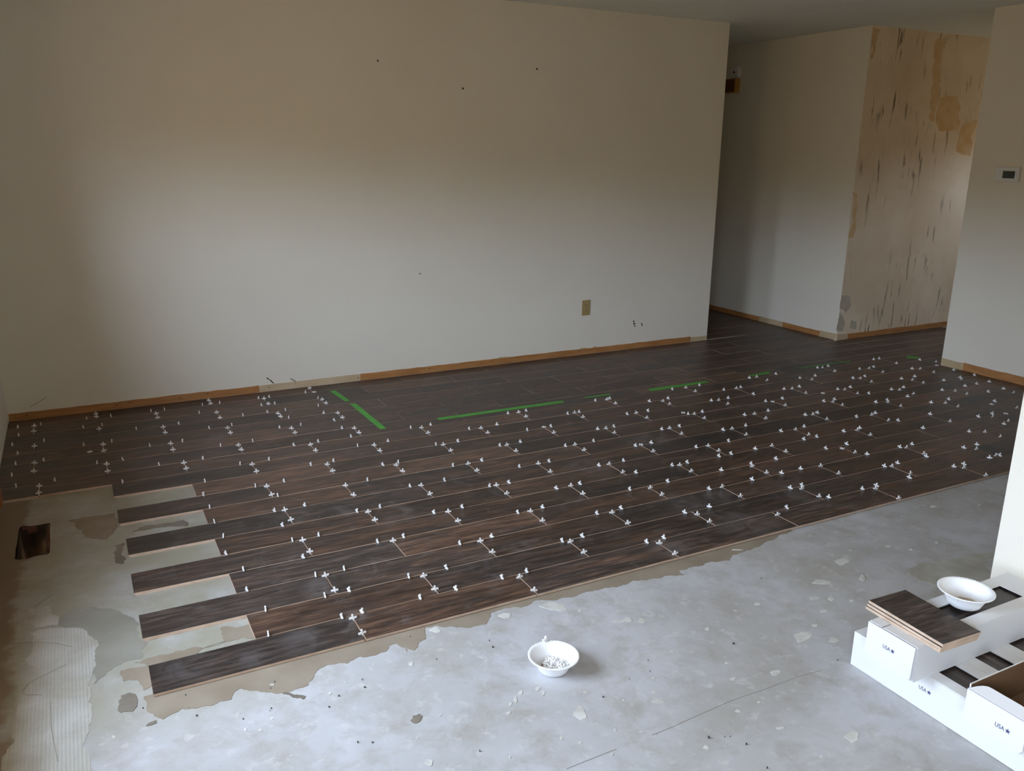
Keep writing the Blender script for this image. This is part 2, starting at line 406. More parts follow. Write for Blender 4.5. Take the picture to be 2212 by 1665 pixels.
struct('wall_passage_end', [(XM, XM + 0.12, YR - TH, PASS[0], 0, H), (XM, XM + 0.12, PASS[1], YN + TH, 0, H), (XM, XM + 0.12, PASS[0], PASS[1], 0, PASS[2]), (XM, XM + 0.12, PASS[0], PASS[1], PASS[3], H)], 'wall', 'end wall of the passage past the stripped wall', 'wall')
struct('wall_partition', [(XS, XS + TH, Y0, YS, 0, H), (XS + TH, XR + TH, YS - TH, YS, 0, H)], 'wall', 'bright white partition edge rising behind the tile boxes', 'wall')
struct('wall_rear', [(-0.14, XS + TH, Y0 - 0.12, Y0, 0, H)], 'wall', 'white wall closing the room opposite the long wall', 'wall')
struct('ceiling', [(-0.14, XM + 0.12, Y0 - 0.12, Y1 + 0.12, H, H + 0.1)], 'ceiling', 'flat grey-white painted ceiling', 'ceiling')
struct('trim_shade_eave', [(-0.65, -0.14, Y0, Y1, 2.30, 2.42)], 'shade_eave', 'unseen eave added outside to cut the high sky light', 'eave')  # added overhang out of view, its depth set to limit the sky light

# entry door with its sidelight, then the patio door
def dpart(root, name, b6, m_, bev=0.003):
    q = root.location
    return boxobj(name, (b6[0] - q.x, b6[1] - q.x, b6[2] - q.y, b6[3] - q.y, b6[4], b6[5]), m_, root, bev)
def root_at(name, loc, label, cat):
    o = bpy.data.objects.new(name, None); C.objects.link(o); o.location = loc
    return tag(o, label, cat, kind='structure')
dr = root_at('door_1', (0, DOORY0, 0), 'red-brown stained entry door with casing and a narrow sidelight', 'door')
dpart(dr, 'casing', (0.0, 0.034, sy1, sy1 + 0.061, 0.0, DH + 0.06), 'casing')
dpart(dr, 'casing', (0.0, 0.034, DOORY0 - 0.061, DOORY0, 0.0, DH + 0.06), 'casing')
dpart(dr, 'casing_head', (0.0, 0.030, DOORY0, sy1, DH, DH + 0.06), 'casing')
dpart(dr, 'mullion', (-0.14, 0.03, sy0 - 0.05, sy0, 0.0, DH), 'casing')
for za, zb in ((0.0, sz0), (sz1, DH)): dpart(dr, 'side_panel', (-0.14, 0.0, sy0, sy1, za, zb), 'casing')
dpart(dr, 'leaf', (-0.09, -0.045, DOORY0 + 0.002, sy0 - 0.052, 0.006, DH - 0.003), 'casing')
for zz in ((0.2, 0.85), (1.0, 1.85)):
    for ya in (DOORY0 + 0.12, DOORY0 + 0.50): dpart(dr, 'panel', (-0.047, -0.037, ya, ya + 0.28, *zz), 'casing', 0.006)
bm = bmesh.new(); bmesh.ops.create_uvsphere(bm, u_segments=20, v_segments=12, radius=0.028, matrix=Matrix.Translation((-0.0, 0.07, 0.98)))
bmesh.ops.create_cone(bm, cap_ends=True, segments=16, radius1=0.012, radius2=0.012, depth=0.05, matrix=Matrix.Translation((-0.025, 0.07, 0.98)) @ Matrix.Rotation(math.pi / 2, 4, 'Y'))
obj('knob', bm, 'chime_wood', dr, True)
dpart(dr, 'pane', (-0.088, -0.082, sy0, sy1, sz0, sz1), 'glass', 0)
dp = root_at('door_2', (0, py0, 0), 'glazed storm door with a solid foot panel', 'door')
for ya in (py0 - 0.06, py1): dpart(dp, 'casing', (0.0, 0.02, ya, ya + 0.06, 0.0, pz1 + 0.06), 'casing')
dpart(dp, 'casing_head', (0.0, 0.02, py0, py1, pz1, pz1 + 0.06), 'casing')
for za, zb in ((0.0, pz0), (pz1 - 0.05, pz1)): dpart(dp, 'frame_rail', (-0.11, -0.06, py0, py1, za, zb), 'frame')
for a in (py0, py1 - 0.05): dpart(dp, 'frame_stile', (-0.11, -0.06, a, a + 0.05, pz0, pz1 - 0.05), 'frame')
dpart(dp, 'pane', (-0.088, -0.082, py0 + 0.05, py1 - 0.05, pz0, pz1 - 0.05), 'glass', 0)
wn = root_at('window_1', (0, ky0, kz0), 'wide window with white frame further along the left wall', 'window')
kp = lambda nm, b6, m_, bev=0.003: boxobj(nm, (b6[0], b6[1], b6[2] - ky0, b6[3] - ky0, b6[4] - kz0, b6[5] - kz0), m_, wn, bev)
for za in (kz0, kz1 - 0.04): kp('frame_rail', (-0.10, -0.05, ky0, ky1, za, za + 0.04), 'frame')
for a in (ky0, (ky0 + ky1) / 2 - 0.02, ky1 - 0.04): kp('frame_stile', (-0.10, -0.05, a, a + 0.04, kz0 + 0.04, kz1 - 0.04), 'frame')
for a, b in ((ky0 + 0.04, (ky0 + ky1) / 2 - 0.02), ((ky0 + ky1) / 2 + 0.02, ky1 - 0.04)): kp('pane', (-0.078, -0.072, a, b, kz0 + 0.04, kz1 - 0.04), 'glass', 0)

wn = root_at('window_added_fill', (XM, PASS[0], PASS[2]), 'small unseen window added at the passage end to light the stripped wall', 'window')
for b6 in ((0.04, 0.08, 0, PASS[1] - PASS[0], 0, 0.04), (0.04, 0.08, 0, PASS[1] - PASS[0], PASS[3] - PASS[2] - 0.04, PASS[3] - PASS[2])): boxobj('frame_rail', b6, 'frame', wn, 0.003)
for b6 in ((0.04, 0.08, 0, 0.04, 0.04, PASS[3] - PASS[2] - 0.04), (0.04, 0.08, PASS[1] - PASS[0] - 0.04, PASS[1] - PASS[0], 0.04, PASS[3] - PASS[2] - 0.04)): boxobj('frame_stile', b6, 'frame', wn, 0.003)
boxobj('pane', (0.058, 0.063, 0.04, PASS[1] - PASS[0] - 0.04, 0.04, PASS[3] - PASS[2] - 0.04), 'glass', wn)

# bare wood strips where baseboards were
def board(parent, axis, a, b, face, h, m_, th=0.006, z0=TOP):
    """axis 'x': runs along x on a face at y; axis 'y': runs along y on a face at x (both facing the room's -y / -x side)"""
    bm = bmesh.new()
    n = max(2, int(abs(b - a) / 0.05)); prev = None
    for i in range(n + 1):
        t = a + (b - a) * i / n
        hh = h + random.uniform(-0.0018, 0.0018)
        if axis == 'x': q = [(t, face, z0), (t, face - th, z0), (t, face - th, z0 + hh), (t, face, z0 + hh)]
        else: q = [(face, t, z0), (face - th, t, z0), (face - th, t, z0 + hh), (face, t, z0 + hh)]
        q = [bm.verts.new(v) for v in q]
        if prev:
            for k in range(4): bm.faces.new((prev[k], prev[(k + 1) % 4], q[(k + 1) % 4], q[k]))
        else: bm.faces.new(q)
        prev = q
    bm.faces.new(prev[::-1])
    return obj('board', bm, m_, parent)
def strip_root(name, label):
    o = bpy.data.objects.new(name, None); C.objects.link(o)
    return tag(o, label, 'baseboard strip', kind='structure')
s = strip_root('baseboard_back', 'orange-brown bare wood strip along the foot of the long wall')
board(s, 'x', 0.006, 1.37, YB, 0.043, 'strip_wood'); board(s, 'x', 1.371, 1.60, YB, 0.042, 'strip_pale'); board(s, 'x', 1.601, 2.03, YB, 0.044, 'strip_pale', 0.004)
board(s, 'x', 2.031, 4.80, YB, 0.043, 'strip_wood'); board(s, 'x', 4.801, 4.975, YB, 0.036, 'strip_pale', 0.003)
bm = bmesh.new()
for x, z in ((0.09, 0.022), (0.55, 0.02), (0.62, 0.028), (0.9, 0.021), (1.06, 0.029), (1.43, 0.022), (2.01, 0.018), (2.52, 0.024), (3.0, 0.024), (3.74, 0.022), (4.79, 0.026)):
    for k in range(3): box(bm, x + k * 0.0015, x + 0.006, YB - 0.0075, YB - 0.0058, TOP + z, TOP + z + 0.006 - k * 0.001)
obj('nail_hole', bm, 'dark', s)['kind'] = 'stuff'
bm = bmesh.new()
for a, b in ((3.06, 3.13), (3.75, 3.80), (3.87, 3.90)): box(bm, a, b, YB - 0.004, YB - 0.0005, TOP + 0.042, TOP + 0.05)
obj('torn_paper', bm, 'strip_pale', s)['kind'] = 'stuff'
s = strip_root('baseboard_hall', 'orange-brown bare wood strip along the foot of the hallway wall')
board(s, 'y', 5.9, 3.393, XH, 0.042, 'strip_wood'); board(s, 'y', 3.392, 3.10, XH, 0.045, 'strip_pale'); board(s, 'y', 3.099, 2.68, XH, 0.043, 'strip_wood'); board(s, 'y', 2.679, YN + 0.001, XH, 0.05, 'strip_pale', 0.003)
s = strip_root('baseboard_stripped', 'orange-brown bare wood strip along the foot of the stripped wall')
board(s, 'x', XH + 0.002, 6.08, YN - 0.003, 0.045, 'strip_pale', 0.003); board(s, 'x', 6.081, XM - 0.01, YN - 0.003, 0.043, 'strip_wood')
s = strip_root('baseboard_right', 'orange-brown bare wood strip along the foot of the thermostat wall')
board(s, 'y', YR - 0.001, 1.386, XR, 0.052, 'strip_pale', 0.004); board(s, 'y', 1.385, 0.2, XR, 0.055, 'strip_wood'); board(s, 'y', 0.199, YS + 0.01, XR, 0.055, 'strip_wood')

def rough(P, amp=None, sub=None, closed=True, levels=4, k=0.16):
    """midpoint displacement: ragged but not self-crossing outlines"""
    P = [Vector((p.x, p.y, 0)) for p in P]
    for lv in range(levels):
        out = []
        n = len(P) if closed else len(P) - 1
        for i in range(n):
            a, b = P[i], P[(i + 1) % len(P)]; d = b - a; ln = d.length
            m_ = a.lerp(b, 0.5) + Vector((-d.y, d.x, 0)) * random.uniform(-k, k)
            out += [a, m_] if ln > 0.003 else [a]
        if not closed: out.append(P[-1])
        P = out
    return P

# marks on walls
def wall_poly_y(bm, pxs, y, th=0.0006):
    P = [on_y(px, py, y) for px, py in pxs]
    a = sum(P[i - 1].x * P[i].z - P[i].x * P[i - 1].z for i in range(len(P)))
    if a > 0: P = P[::-1]
    A = [bm.verts.new((p.x, y, p.z)) for p in P]; B = [bm.verts.new((p.x, y - th, p.z)) for p in P]
    bm.faces.new(B)
    for i in range(len(P)): bm.faces.new((A[i - 1], A[i], B[i], B[i - 1]))
bm = bmesh.new()
for x, y, r in ((816, 131, 2.2), (1160, 149, 2.2), (1000, 191, 2.4), (907, 591, 1.5), (1369, 694, 1.8), (1370, 699, 2.2), (1371, 704, 1.6), (1386, 699, 1.5), (1387, 702, 1.6)):
    wall_poly_y(bm, [(x + r * math.cos(a), y + r * math.sin(a)) for a in [k * math.pi / 4 for k in range(8)]], YB)
for k in range(7):   # dashed scuff near the left corner
    x = 66 + k * 5.2; y = 878 - k * 3.2
    wall_poly_y(bm, [(x, y), (x + 3.4, y - 2.2), (x + 3.6, y - 1.2), (x + 0.3, y + 1.2)], YB)
for x, y in ((574, 815), (580, 819), (584, 823)):
    wall_poly_y(bm, [(x, y), (x + 5, y + 1), (x + 9, y + 6), (x + 4, y + 4)], YB)
wall_poly_y(bm, [(628, 817), (639, 823), (638, 824.4), (627, 818.2)], YB)
obj('scuff_mark', bm, 'debris', wb)['kind'] = 'stuff'
def wpatch(s_, ox, oy, sc, m_, name):
    bm = bmesh.new(); q = rough([Vector((x, y, 0)) for x, y in pts(s_, ox, oy, sc)], levels=3, k=0.12); wall_poly_y(bm, [(v.x, v.y) for v in q], YN - 0.003, 0.0008); return obj(name, bm, m_, wp)
for s_ in ("1620,262 1690,250 1668,330 1652,480 1640,600 1636,700 1605,820 1572,800 1590,640 1600,480 1605,340", "1650,655 1700,640 1770,648 1772,760 1768,872 1700,882 1640,878", "1800,832 1850,818 1900,800 1850,1046 1800,1040 1758,1018 1775,930", "1204,182 1250,196 1228,260 1200,390 1180,400 1192,290", "1062,1290 1096,1300 1080,1450 1068,1590 1034,1600"):
    wpatch(s_, 1500, 0, 3.107, 'orange_patch', 'torn_patch')
for s_ in ("985,322 1030,322 1046,340 1050,400 1022,440 975,412", "1052,490 1090,500 1082,552 1045,542", "975,440 1010,520 1000,560 955,560"):
    wpatch(s_, 1500, 534, 3.107, 'pale_patch', 'plaster_patch')

# ---------------------------------------------------------------- floor: duct, mortar, stains
cx0, cx1 = min(p.x for p in hole), max(p.x for p in hole)
cy0, cy1 = min(p.y for p in hole), max(p.y for p in hole)
bm = bmesh.new()
for b in ((cx0 + 0.006, cx0 + 0.008, cy0, cy1 - 0.02), (cx1 - 0.016, cx1 - 0.0145, cy0 + 0.02, cy1 - 0.04), (cx0, cx1, cy1 - 0.018, cy1 - 0.016), (cx0, cx1, cy0 + 0.004, cy0 + 0.006)):
    box(bm, *b, -0.32, -0.012)
box(bm, cx0, cx1, cy0, cy1, -0.34, -0.32)
d = obj('floor_duct', bm, 'duct', floor); d['label'] = 'dark sheet-metal duct down the register hole'
bm = bmesh.new()
for i in range(26):     # frayed reddish rim on the right and far sides
    t = i / 25
    if t < 0.6: x, y = cx1 - 0.006, cy0 + 0.06 + (cy1 - cy0 - 0.08) * t / 0.6
    else: x, y = cx1 - (cx1 - cx0 - 0.02) * (t - 0.6) / 0.4, cy1 - 0.012
    s_ = random.uniform(0.004, 0.008)
    box(bm, x - s_, x + s_, y - s_, y + s_, -0.03, -0.002)
obj('rim_fibre', bm, 'rust', floor)['kind'] = 'stuff'

ZK = 0
from mathutils.geometry import tessellate_polygon
def floor_polys(name, polys, m_, z=0.0012, z0=-0.0005):
    """thin films on the slab: a top sheet and a skirt round its outline"""
    V, F = [], []
    global ZK
    for P in polys:
        ZK += 1; zt = z + ZK * 0.000008
        a = sum(P[i - 1].x * P[i].y - P[i].x * P[i - 1].y for i in range(len(P)))
        if a < 0: P = P[::-1]
        n0, n = len(V), len(P)
        V += [(p.x, p.y, zt) for p in P] + [(p.x, p.y, z0) for p in P]
        for t in tessellate_polygon([[Vector((p.x, p.y, 0)) for p in P]]):
            A, B, D = [P[i] for i in t]
            up = (B.x - A.x) * (D.y - A.y) - (B.y - A.y) * (D.x - A.x)
            F.append(tuple(n0 + i for i in (t if up > 0 else t[::-1])))
        for i in range(n):
            j = (i + 1) % n; F.append((n0 + i, n0 + n + i, n0 + n + j, n0 + j))
    me = bpy.data.meshes.new(name); me.from_pydata(V, [], F); me.materials.append(MT[m_])
    return link(name, me, floor)
def fp(s_, ox, oy, sc): return [on_z(px, py, 0) for px, py in pts(s_, ox, oy, sc)]
edge = fp("440,640 470,740 530,780 600,805 680,760 760,715 870,715 1000,690 1190,630 1200,590 1260,540 1400,560 1500,575 1620,580 1700,565 1830,520 1880,455 1910,400 1950,365 2150,325", 200, 1350, 3.95)
edge += fp("180,835 280,780 400,770 480,740 500,700 560,680 620,700 640,745 700,735 735,670 790,640 780,560 860,540 1000,550 1120,560 1250,530 1270,490 1290,440 1450,400 1560,390 1640,345 1800,345 1960,310", 700, 1200, 3.58)
edge += fp("120,300 250,260 400,230 560,180 750,165 930,145 890,110 1000,80 1100,50", 1200, 1200, 3.352)
edge += fp("480,575 500,540 620,500 700,460 850,400", 1400, 1000, 2.724)
edge.sort(key=lambda p: p.x)
fine = rough(edge, closed=False, levels=4, k=0.14)
poly = fine + [Vector((fine[-1].x, 0.02, 0)), Vector((0.60, 0.02, 0)), Vector((fine[0].x, 0.02, 0))]
floor_polys('mortar_smear', [poly], 'mortar')
sm = [fp("240,390 380,362 470,350 500,520 440,560 405,500 380,470 260,482", 200, 1350, 3.95),
      fp("360,322 480,280 620,252 700,230 850,192 1050,172 1130,128 1100,20 1330,-4 1400,110 900,240 470,352", 200, 1350, 3.95),
      fp("490,252 560,240 690,215 830,195 848,300 780,385 660,380 600,345 560,310", 0, 1050, 3.352)]
floor_polys('mortar_smear', [rough(P, 0.002, 3) for P in sm], 'mortar')
dk = [fp("220,652 250,600 330,580 385,640 340,740 240,750", 200, 1350, 3.95), fp("455,862 480,835 540,812 550,838", 200, 1350, 3.95), fp("1620,580 1820,610 1800,636 1720,622", 200, 1350, 3.95),
      fp("668,1275 690,1240 735,1225 760,1245 740,1285 700,1298", 700, 1200, 3.58), fp("830,430 900,410 912,520 900,560 850,560", 0, 1050, 3.352), fp("950,335 1010,300 1180,270 1330,245 1360,290 1250,290 1050,320", 0, 1050, 3.352)]
floor_polys('damp_smear', [rough(P, 0.002, 3) for P in dk], 'mortar_dark', 0.0016)
skim = [fp("160,850 230,826 370,812 490,820 545,870 585,925 560,985 548,1100 545,1180 526,1260 526,1400 528,1560 540,1700 40,1700 80,1420 110,1240 150,1000", 0, 1060, 2.752), fp("170,700 300,690 350,760 340,800 200,820 170,760", 0, 1060, 2.752)]
floor_polys('ridged_skim', [rough(P, 0.003, 3) for P in skim], 'skim', 0.0010)
gs = [fp("345,770 440,690 520,690 640,700 800,760 880,900 840,1000 700,1040 620,1100 560,1150 575,960 545,860 490,815 375,810", 0, 1060, 2.752),
      fp("1540,660 1590,595 1760,570 2030,530 2010,690 1900,720 1690,720 1600,690", 1400, 1000, 2.724)]
floor_polys('grey_skim', [rough(gs[0], 0.004, 3)], 'grey_skim', 0.0007)
floor_polys('pale_skim', [rough(gs[1], 0.004, 3)], 'skim', 0.0007)

spots = pts("1920,190,75,22 1870,310,45,15 1995,310,28,18 2142,328,20,10 1785,590,70,45 2010,610,40,25 1590,850,42,25 1285,893,22,12 1235,777,13,8 180,1140,55,50 740,1055,50,14 490,1047,11,8 210,990,18,10 1090,1388,24,16 1320,1125,24,12 2150,1310,60,40 1470,1060,14,8 175,398,13,11 30,375,60,26 450,475,50,14 520,465,40,18 620,470,30,20 1300,400,15,8 1940,400,30,14 1460,350,25,12 2070,45,50,25 430,1260,10,12 1925,1452,11,9 180,1355,12,9 40,1320,10,20 550,272,8,6 585,702,6,5 705,990,16,8 1100,530,20,12 705,890,14,10 845,690,12,8 1880,505,25,9 1625,1250,35,12 620,1275,18,7 410,1440,10,14", 1200, 1200, 3.352)
spots += pts("672,838,22,14 1425,1220,20,16 815,1605,35,25 1650,1030,22,20 1695,1065,14,25 1520,1060,20,16 1480,1110,16,26 1440,1150,12,20 45,1065,14,12 35,985,6,12 165,980,12,8 900,1235,10,8 720,1410,10,8 1975,425,14,12 1980,1447,14,10 1435,1560,8,14 860,575,50,20 1400,465,60,18 1760,390,90,30", 700, 1200, 3.58)
spots += pts("180,957,18,14 1430,897,20,14 1303,893,14,16 1530,800,18,12 2025,583,15,15 1693,1117,12,8 420,565,18,10 465,555,14,8 1530,510,24,7", 200, 1350, 3.95)
spots += pts("1140,580,45,18 1260,675,20,20 1190,515,10,5 1410,488,15,6 1550,508,16,5 1290,410,10,4 520,512,40,6 1700,468,12,5 1680,255,20,6 1950,248,12,5", 1400, 1000, 2.724)
P_ = []
for px, py, rx, ry in spots:
    c = on_z(px, py, 0)
    if c.y > -0.012: continue
    n = 16; ph = random.uniform(0, 6.28)
    P_.append([on_z(px + rx * math.cos(a) * (0.82 + 0.22 * math.sin(3 * a + ph) + random.uniform(-0.08, 0.08)), py + ry * math.sin(a) * (0.85 + 0.2 * math.sin(2 * a + ph) + random.uniform(-0.08, 0.08)), 0) for a in [2 * math.pi * k / n for k in range(n)]])
floor_polys('paint_splatter', P_, 'paint_spot', 0.0008)['kind'] = 'stuff'
# long hairline crack
def polyline_strip(bm, P, w, z=0.0013):
    for i in range(len(P) - 1):
        a, b = P[i], P[i + 1]; d = (b - a).normalized(); nn = Vector((-d.y, d.x, 0)) * w * random.uniform(0.5, 1.2)
        prism(bm, [(a.x - nn.x, a.y - nn.y), (b.x - nn.x, b.y - nn.y), (b.x + nn.x, b.y + nn.y), (a.x + nn.x, a.y + nn.y)], -0.0005, z)
bm = bmesh.new()
random.seed(11)
polyline_strip(bm, fp("80,1545 190,1500 290,1460 440,1402", 1200, 1200, 3.352), 0.0005)
polyline_strip(bm, fp("700,1300 850,1240 1000,1170 1140,1110 1250,1060 1390,1010 1500,975 1600,935 1780,870 1930,830", 1200, 1200, 3.352), 0.0005)
for s_ in ("210,690 260,650 320,620 400,605", "520,680 525,705 500,725 430,750 345,772", "50,912 130,903 220,902 330,908 430,930", "395,1035 280,1090 180,1140 132,1190 150,1215 250,1215", "300,1260 305,1400 320,1500 345,1610"):
    polyline_strip(bm, fp(s_, 0, 1060, 2.752), 0.0011, 0.0022)
obj('crack', bm, 'crack', floor)['kind'] = 'stuff'
# crumbs
bm = bmesh.new()
def crumb(px, py, r):
    c = on_z(px, py, 0)
    n = 7; prism(bm, [(c.x + r * random.uniform(0.5, 1.2) * math.cos(a), c.y + r * random.uniform(0.5, 1.2) * math.sin(a)) for a in [2 * math.pi * k / n for k in range(n)]], -0.0002, random.uniform(0.003, 0.006))
for x, y, r in pts("1290,640,12 345,1025,8 670,762,5 685,840,5 1110,1320,12 1225,1313,5 1265,1313,4 1380,1368,9 1490,168,5 1532,1540,6 2042,760,5 535,897,4", 1200, 1200, 3.352): crumb(x, y, r / 1100)
for x, y, r in pts("1305,710,12 1278,662,5 315,1020,12 297,963,6 118,1088,6 40,1172,8 375,1447,9 260,1447,7 1205,1515,7 870,805,4 665,630,5 1755,898,9", 700, 1200, 3.58): crumb(x, y, r / 1150)
for x, y, r in pts("795,600,9 1555,490,6 1520,545,5 820,708,5 430,712,8 890,775,12 1285,805,6 1525,715,7 1515,735,4 2100,608,8 2020,703,9", 200, 1350, 3.95): crumb(x, y, r / 1200)
obj('dark_crumb', bm, 'debris', floor)['kind'] = 'stuff'

# ---------------------------------------------------------------- plank tiles
LT = 3.9352
OFF = {1: 3.10, 2: 1.15, 3: 3.08, 4: 1.13, 5: 3.06, 6: 1.12, 7: 3.08, 8: 1.11, 9: 2.99, 10: 1.10, 11: 2.96, 12: 1.10, 13: 2.90, 14: 0.93, 15: 2.88, 16: 0.89, 17: 2.83, 18: 0.83, 19: 2.80}
def off(r): return OFF.get(r, 2.78 if r % 2 else 0.80)
GAP = 0.005 / W_
def row_span(r):
    if r <= 10: a = off(r) if off(r) > 2 else off(r) + LT
    elif r == 11: a = off(r)
    elif r <= 19: a = 0.03
    else: a = XE / W_ + 0.04
    b = XR / W_ - 0.04 if r <= 10 else (XM / W_ - 6 if r <= 16 else XH / W_ - 0.04)
    return a, b
tile_cache = {}
def tile_mesh(lx, ly, m_='tile'):
    k = (round(lx, 4), round(ly, 4), m_)
    if k in tile_cache: return tile_cache[k]
    bm = bmesh.new(); z0, z1, c = 0.003, TOP, 0.0008
    ring = lambda x, y, z: [bm.verts.new(v) for v in ((-x, -y, z), (x, -y, z), (x, y, z), (-x, y, z))]
    A, B, D = ring(lx / 2, ly / 2, z0), ring(lx / 2, ly / 2, z1 - c), ring(lx / 2 - c, ly / 2 - c, z1)
    bm.faces.new(A[::-1]).material_index = 1
    bm.faces.new(D)
    for i in range(4):
        j = (i + 1) % 4
        bm.faces.new((A[i], A[j], B[j], B[i])).material_index = 1
        bm.faces.new((B[i], B[j], D[j], D[i])).material_index = 0
    me = mesh('plank_tile', bm, (m_, 'tile_side'))
    tile_cache[k] = me
    return me
# the charcoal tiles of the batch, found by a point on each
CHAR = [on_z(px, py, TOP) for px, py in ((420, 1450), (640, 1400), (450, 1325), (420, 1235), (780, 1195), (1350, 1200), (1640, 1085), (1580, 1140), (1330, 1105), (1760, 1060), (650, 1250), (1000, 1240), (820, 1090), (1250, 1050), (330, 1180), (1480, 960), (1800, 1090))]
joints = {}
ntile = 0
for r in range(1, 34):
    a, b = row_span(r); o_ = off(r)
    js = []
    k = math.floor((a - o_) / LT) - 1
    x = o_ + k * LT
    cuts = [a]
    while x < b:
        if x > a + 0.05: cuts.append(x)
        if x > a - 0.05: js.append(x)
        x += LT
    cuts.append(b); joints[r] = js
    for xa, xb in zip(cuts[:-1], cuts[1:]):
        y0, y1 = r - 1 + GAP / 2, r - GAP / 2
        if r == 19 and xa < XE / W_: y1 = YB / W_ - 0.07; xb = min(xb, XE / W_ + 3.0)
        if r == 16 and xb > XH / W_: y1 = YN / W_ - 0.09
        if r == 10 and xb > XR / W_ - 1: pass
        g0 = 0 if xa == cuts[0] else GAP / 2
        g1 = 0 if xb == cuts[-1] else GAP / 2
        X0, X1 = (xa + g0) * W_, (xb - g1) * W_
        if X1 - X0 < 0.02: continue
        Y0_, Y1_ = y0 * W_, y1 * W_
        ck = any(X0 < c.x < X1 and Y0_ < c.y < Y1_ for c in CHAR)
        t = link('plank_tile', tile_mesh(X1 - X0, Y1_ - Y0_, 'tile_charcoal' if ck else 'tile'), floor)
        t.location = ((X0 + X1) / 2, (Y0_ + Y1_) / 2, random.uniform(-0.0004, 0.0004))
        t.rotation_euler = (random.uniform(-0.002, 0.002), random.uniform(-0.0006, 0.0006), 0)
        ntile += 1
# the mortar the tiles sit in, and the grout of the finished part
bm = bmesh.new()
for r in range(1, 20):
    a, b = row_span(r)
    box(bm, a * W_ + 0.004, b * W_ - 0.004, (r - 1) * W_ + (0.006 if r == 1 else 0), (r * W_ if r < 19 else YB - 0.012), 0, 0.0028)
box(bm, XE + 0.02, XH - 0.02, 19 * W_, 32.9 * W_, 0, 0.0028)
obj('mortar_bed', bm, 'bed', floor)
bm = bmesh.new()
for r in range(13, 20):
    a, b = row_span(r)
    b = min(b, XM / W_ - 7)
    y1 = {19: YB / W_ - 0.1, 16: YN / W_ - 0.12}.get(r, r)
    box(bm, 11.7 * W_, b * W_ - 0.01, (r - 1) * W_, y1 * W_, 0.0029, TOP - 0.0012)
box(bm, XE + 0.03, XH - 0.03, 19 * W_, 32.8 * W_, 0.0029, TOP - 0.0012)
obj('joint_grout', bm, 'grout', floor)

# ---------------------------------------------------------------- green tape strips on the finished tiles
def tape(s_, ox, oy, sc, label):
    bm = bmesh.new()
    P = [on_z(px, py, TOP) for px, py in pts(s_, ox, oy, sc)]
    prism(bm, [(p.x, p.y) for p in P], TOP + 0.0005, TOP + 0.0011)
    return tag(obj('masking_tape_strip', bm, 'tape'), label, 'tape', 'green tape strips marking the finished tiles')
tape("838,258 885,250 1010,338 970,345", 500, 780, 3.95, 'short green tape strip running out from the long wall')
tape("1005,362 1062,362 1322,573 1270,582", 500, 780, 3.95, 'long green tape strip running out from the long wall')
p_ = [(500 + 1752 / 3.95, 780 + 486 / 3.95), (500 + 1772 / 3.95, 780 + 503 / 3.95), (1000 + 865 / 3.95, 780 + 353 / 3.95), (1000 + 848 / 3.95, 780 + 336 / 3.95)]
tape(' '.join('%f,%f' % q for q in p_), 0, 0, 1, 'longest green tape strip lying parallel to the long wall')
tape("1030,310 1245,280 1270,288 1060,313", 1000, 780, 3.95, 'stubby green tape strip between two longer strips parallel to the wall')
tape("1580,238 2075,168 2100,182 1600,257", 1000, 780, 3.95, 'green tape strip with spacers standing on it')
tape("465,437 630,405 650,420 480,446", 1500, 700, 3.95, 'green tape strip with a curled bright end')
tape("900,374 1100,344 1330,313 1333,318 1103,350 903,379", 1500, 700, 3.95, 'narrow dull green tape strip toward the passage')
tape("1815,270 1905,278 1925,295 1812,290", 1500, 700, 3.95, 'green tape piece at the corner of the thermostat wall')
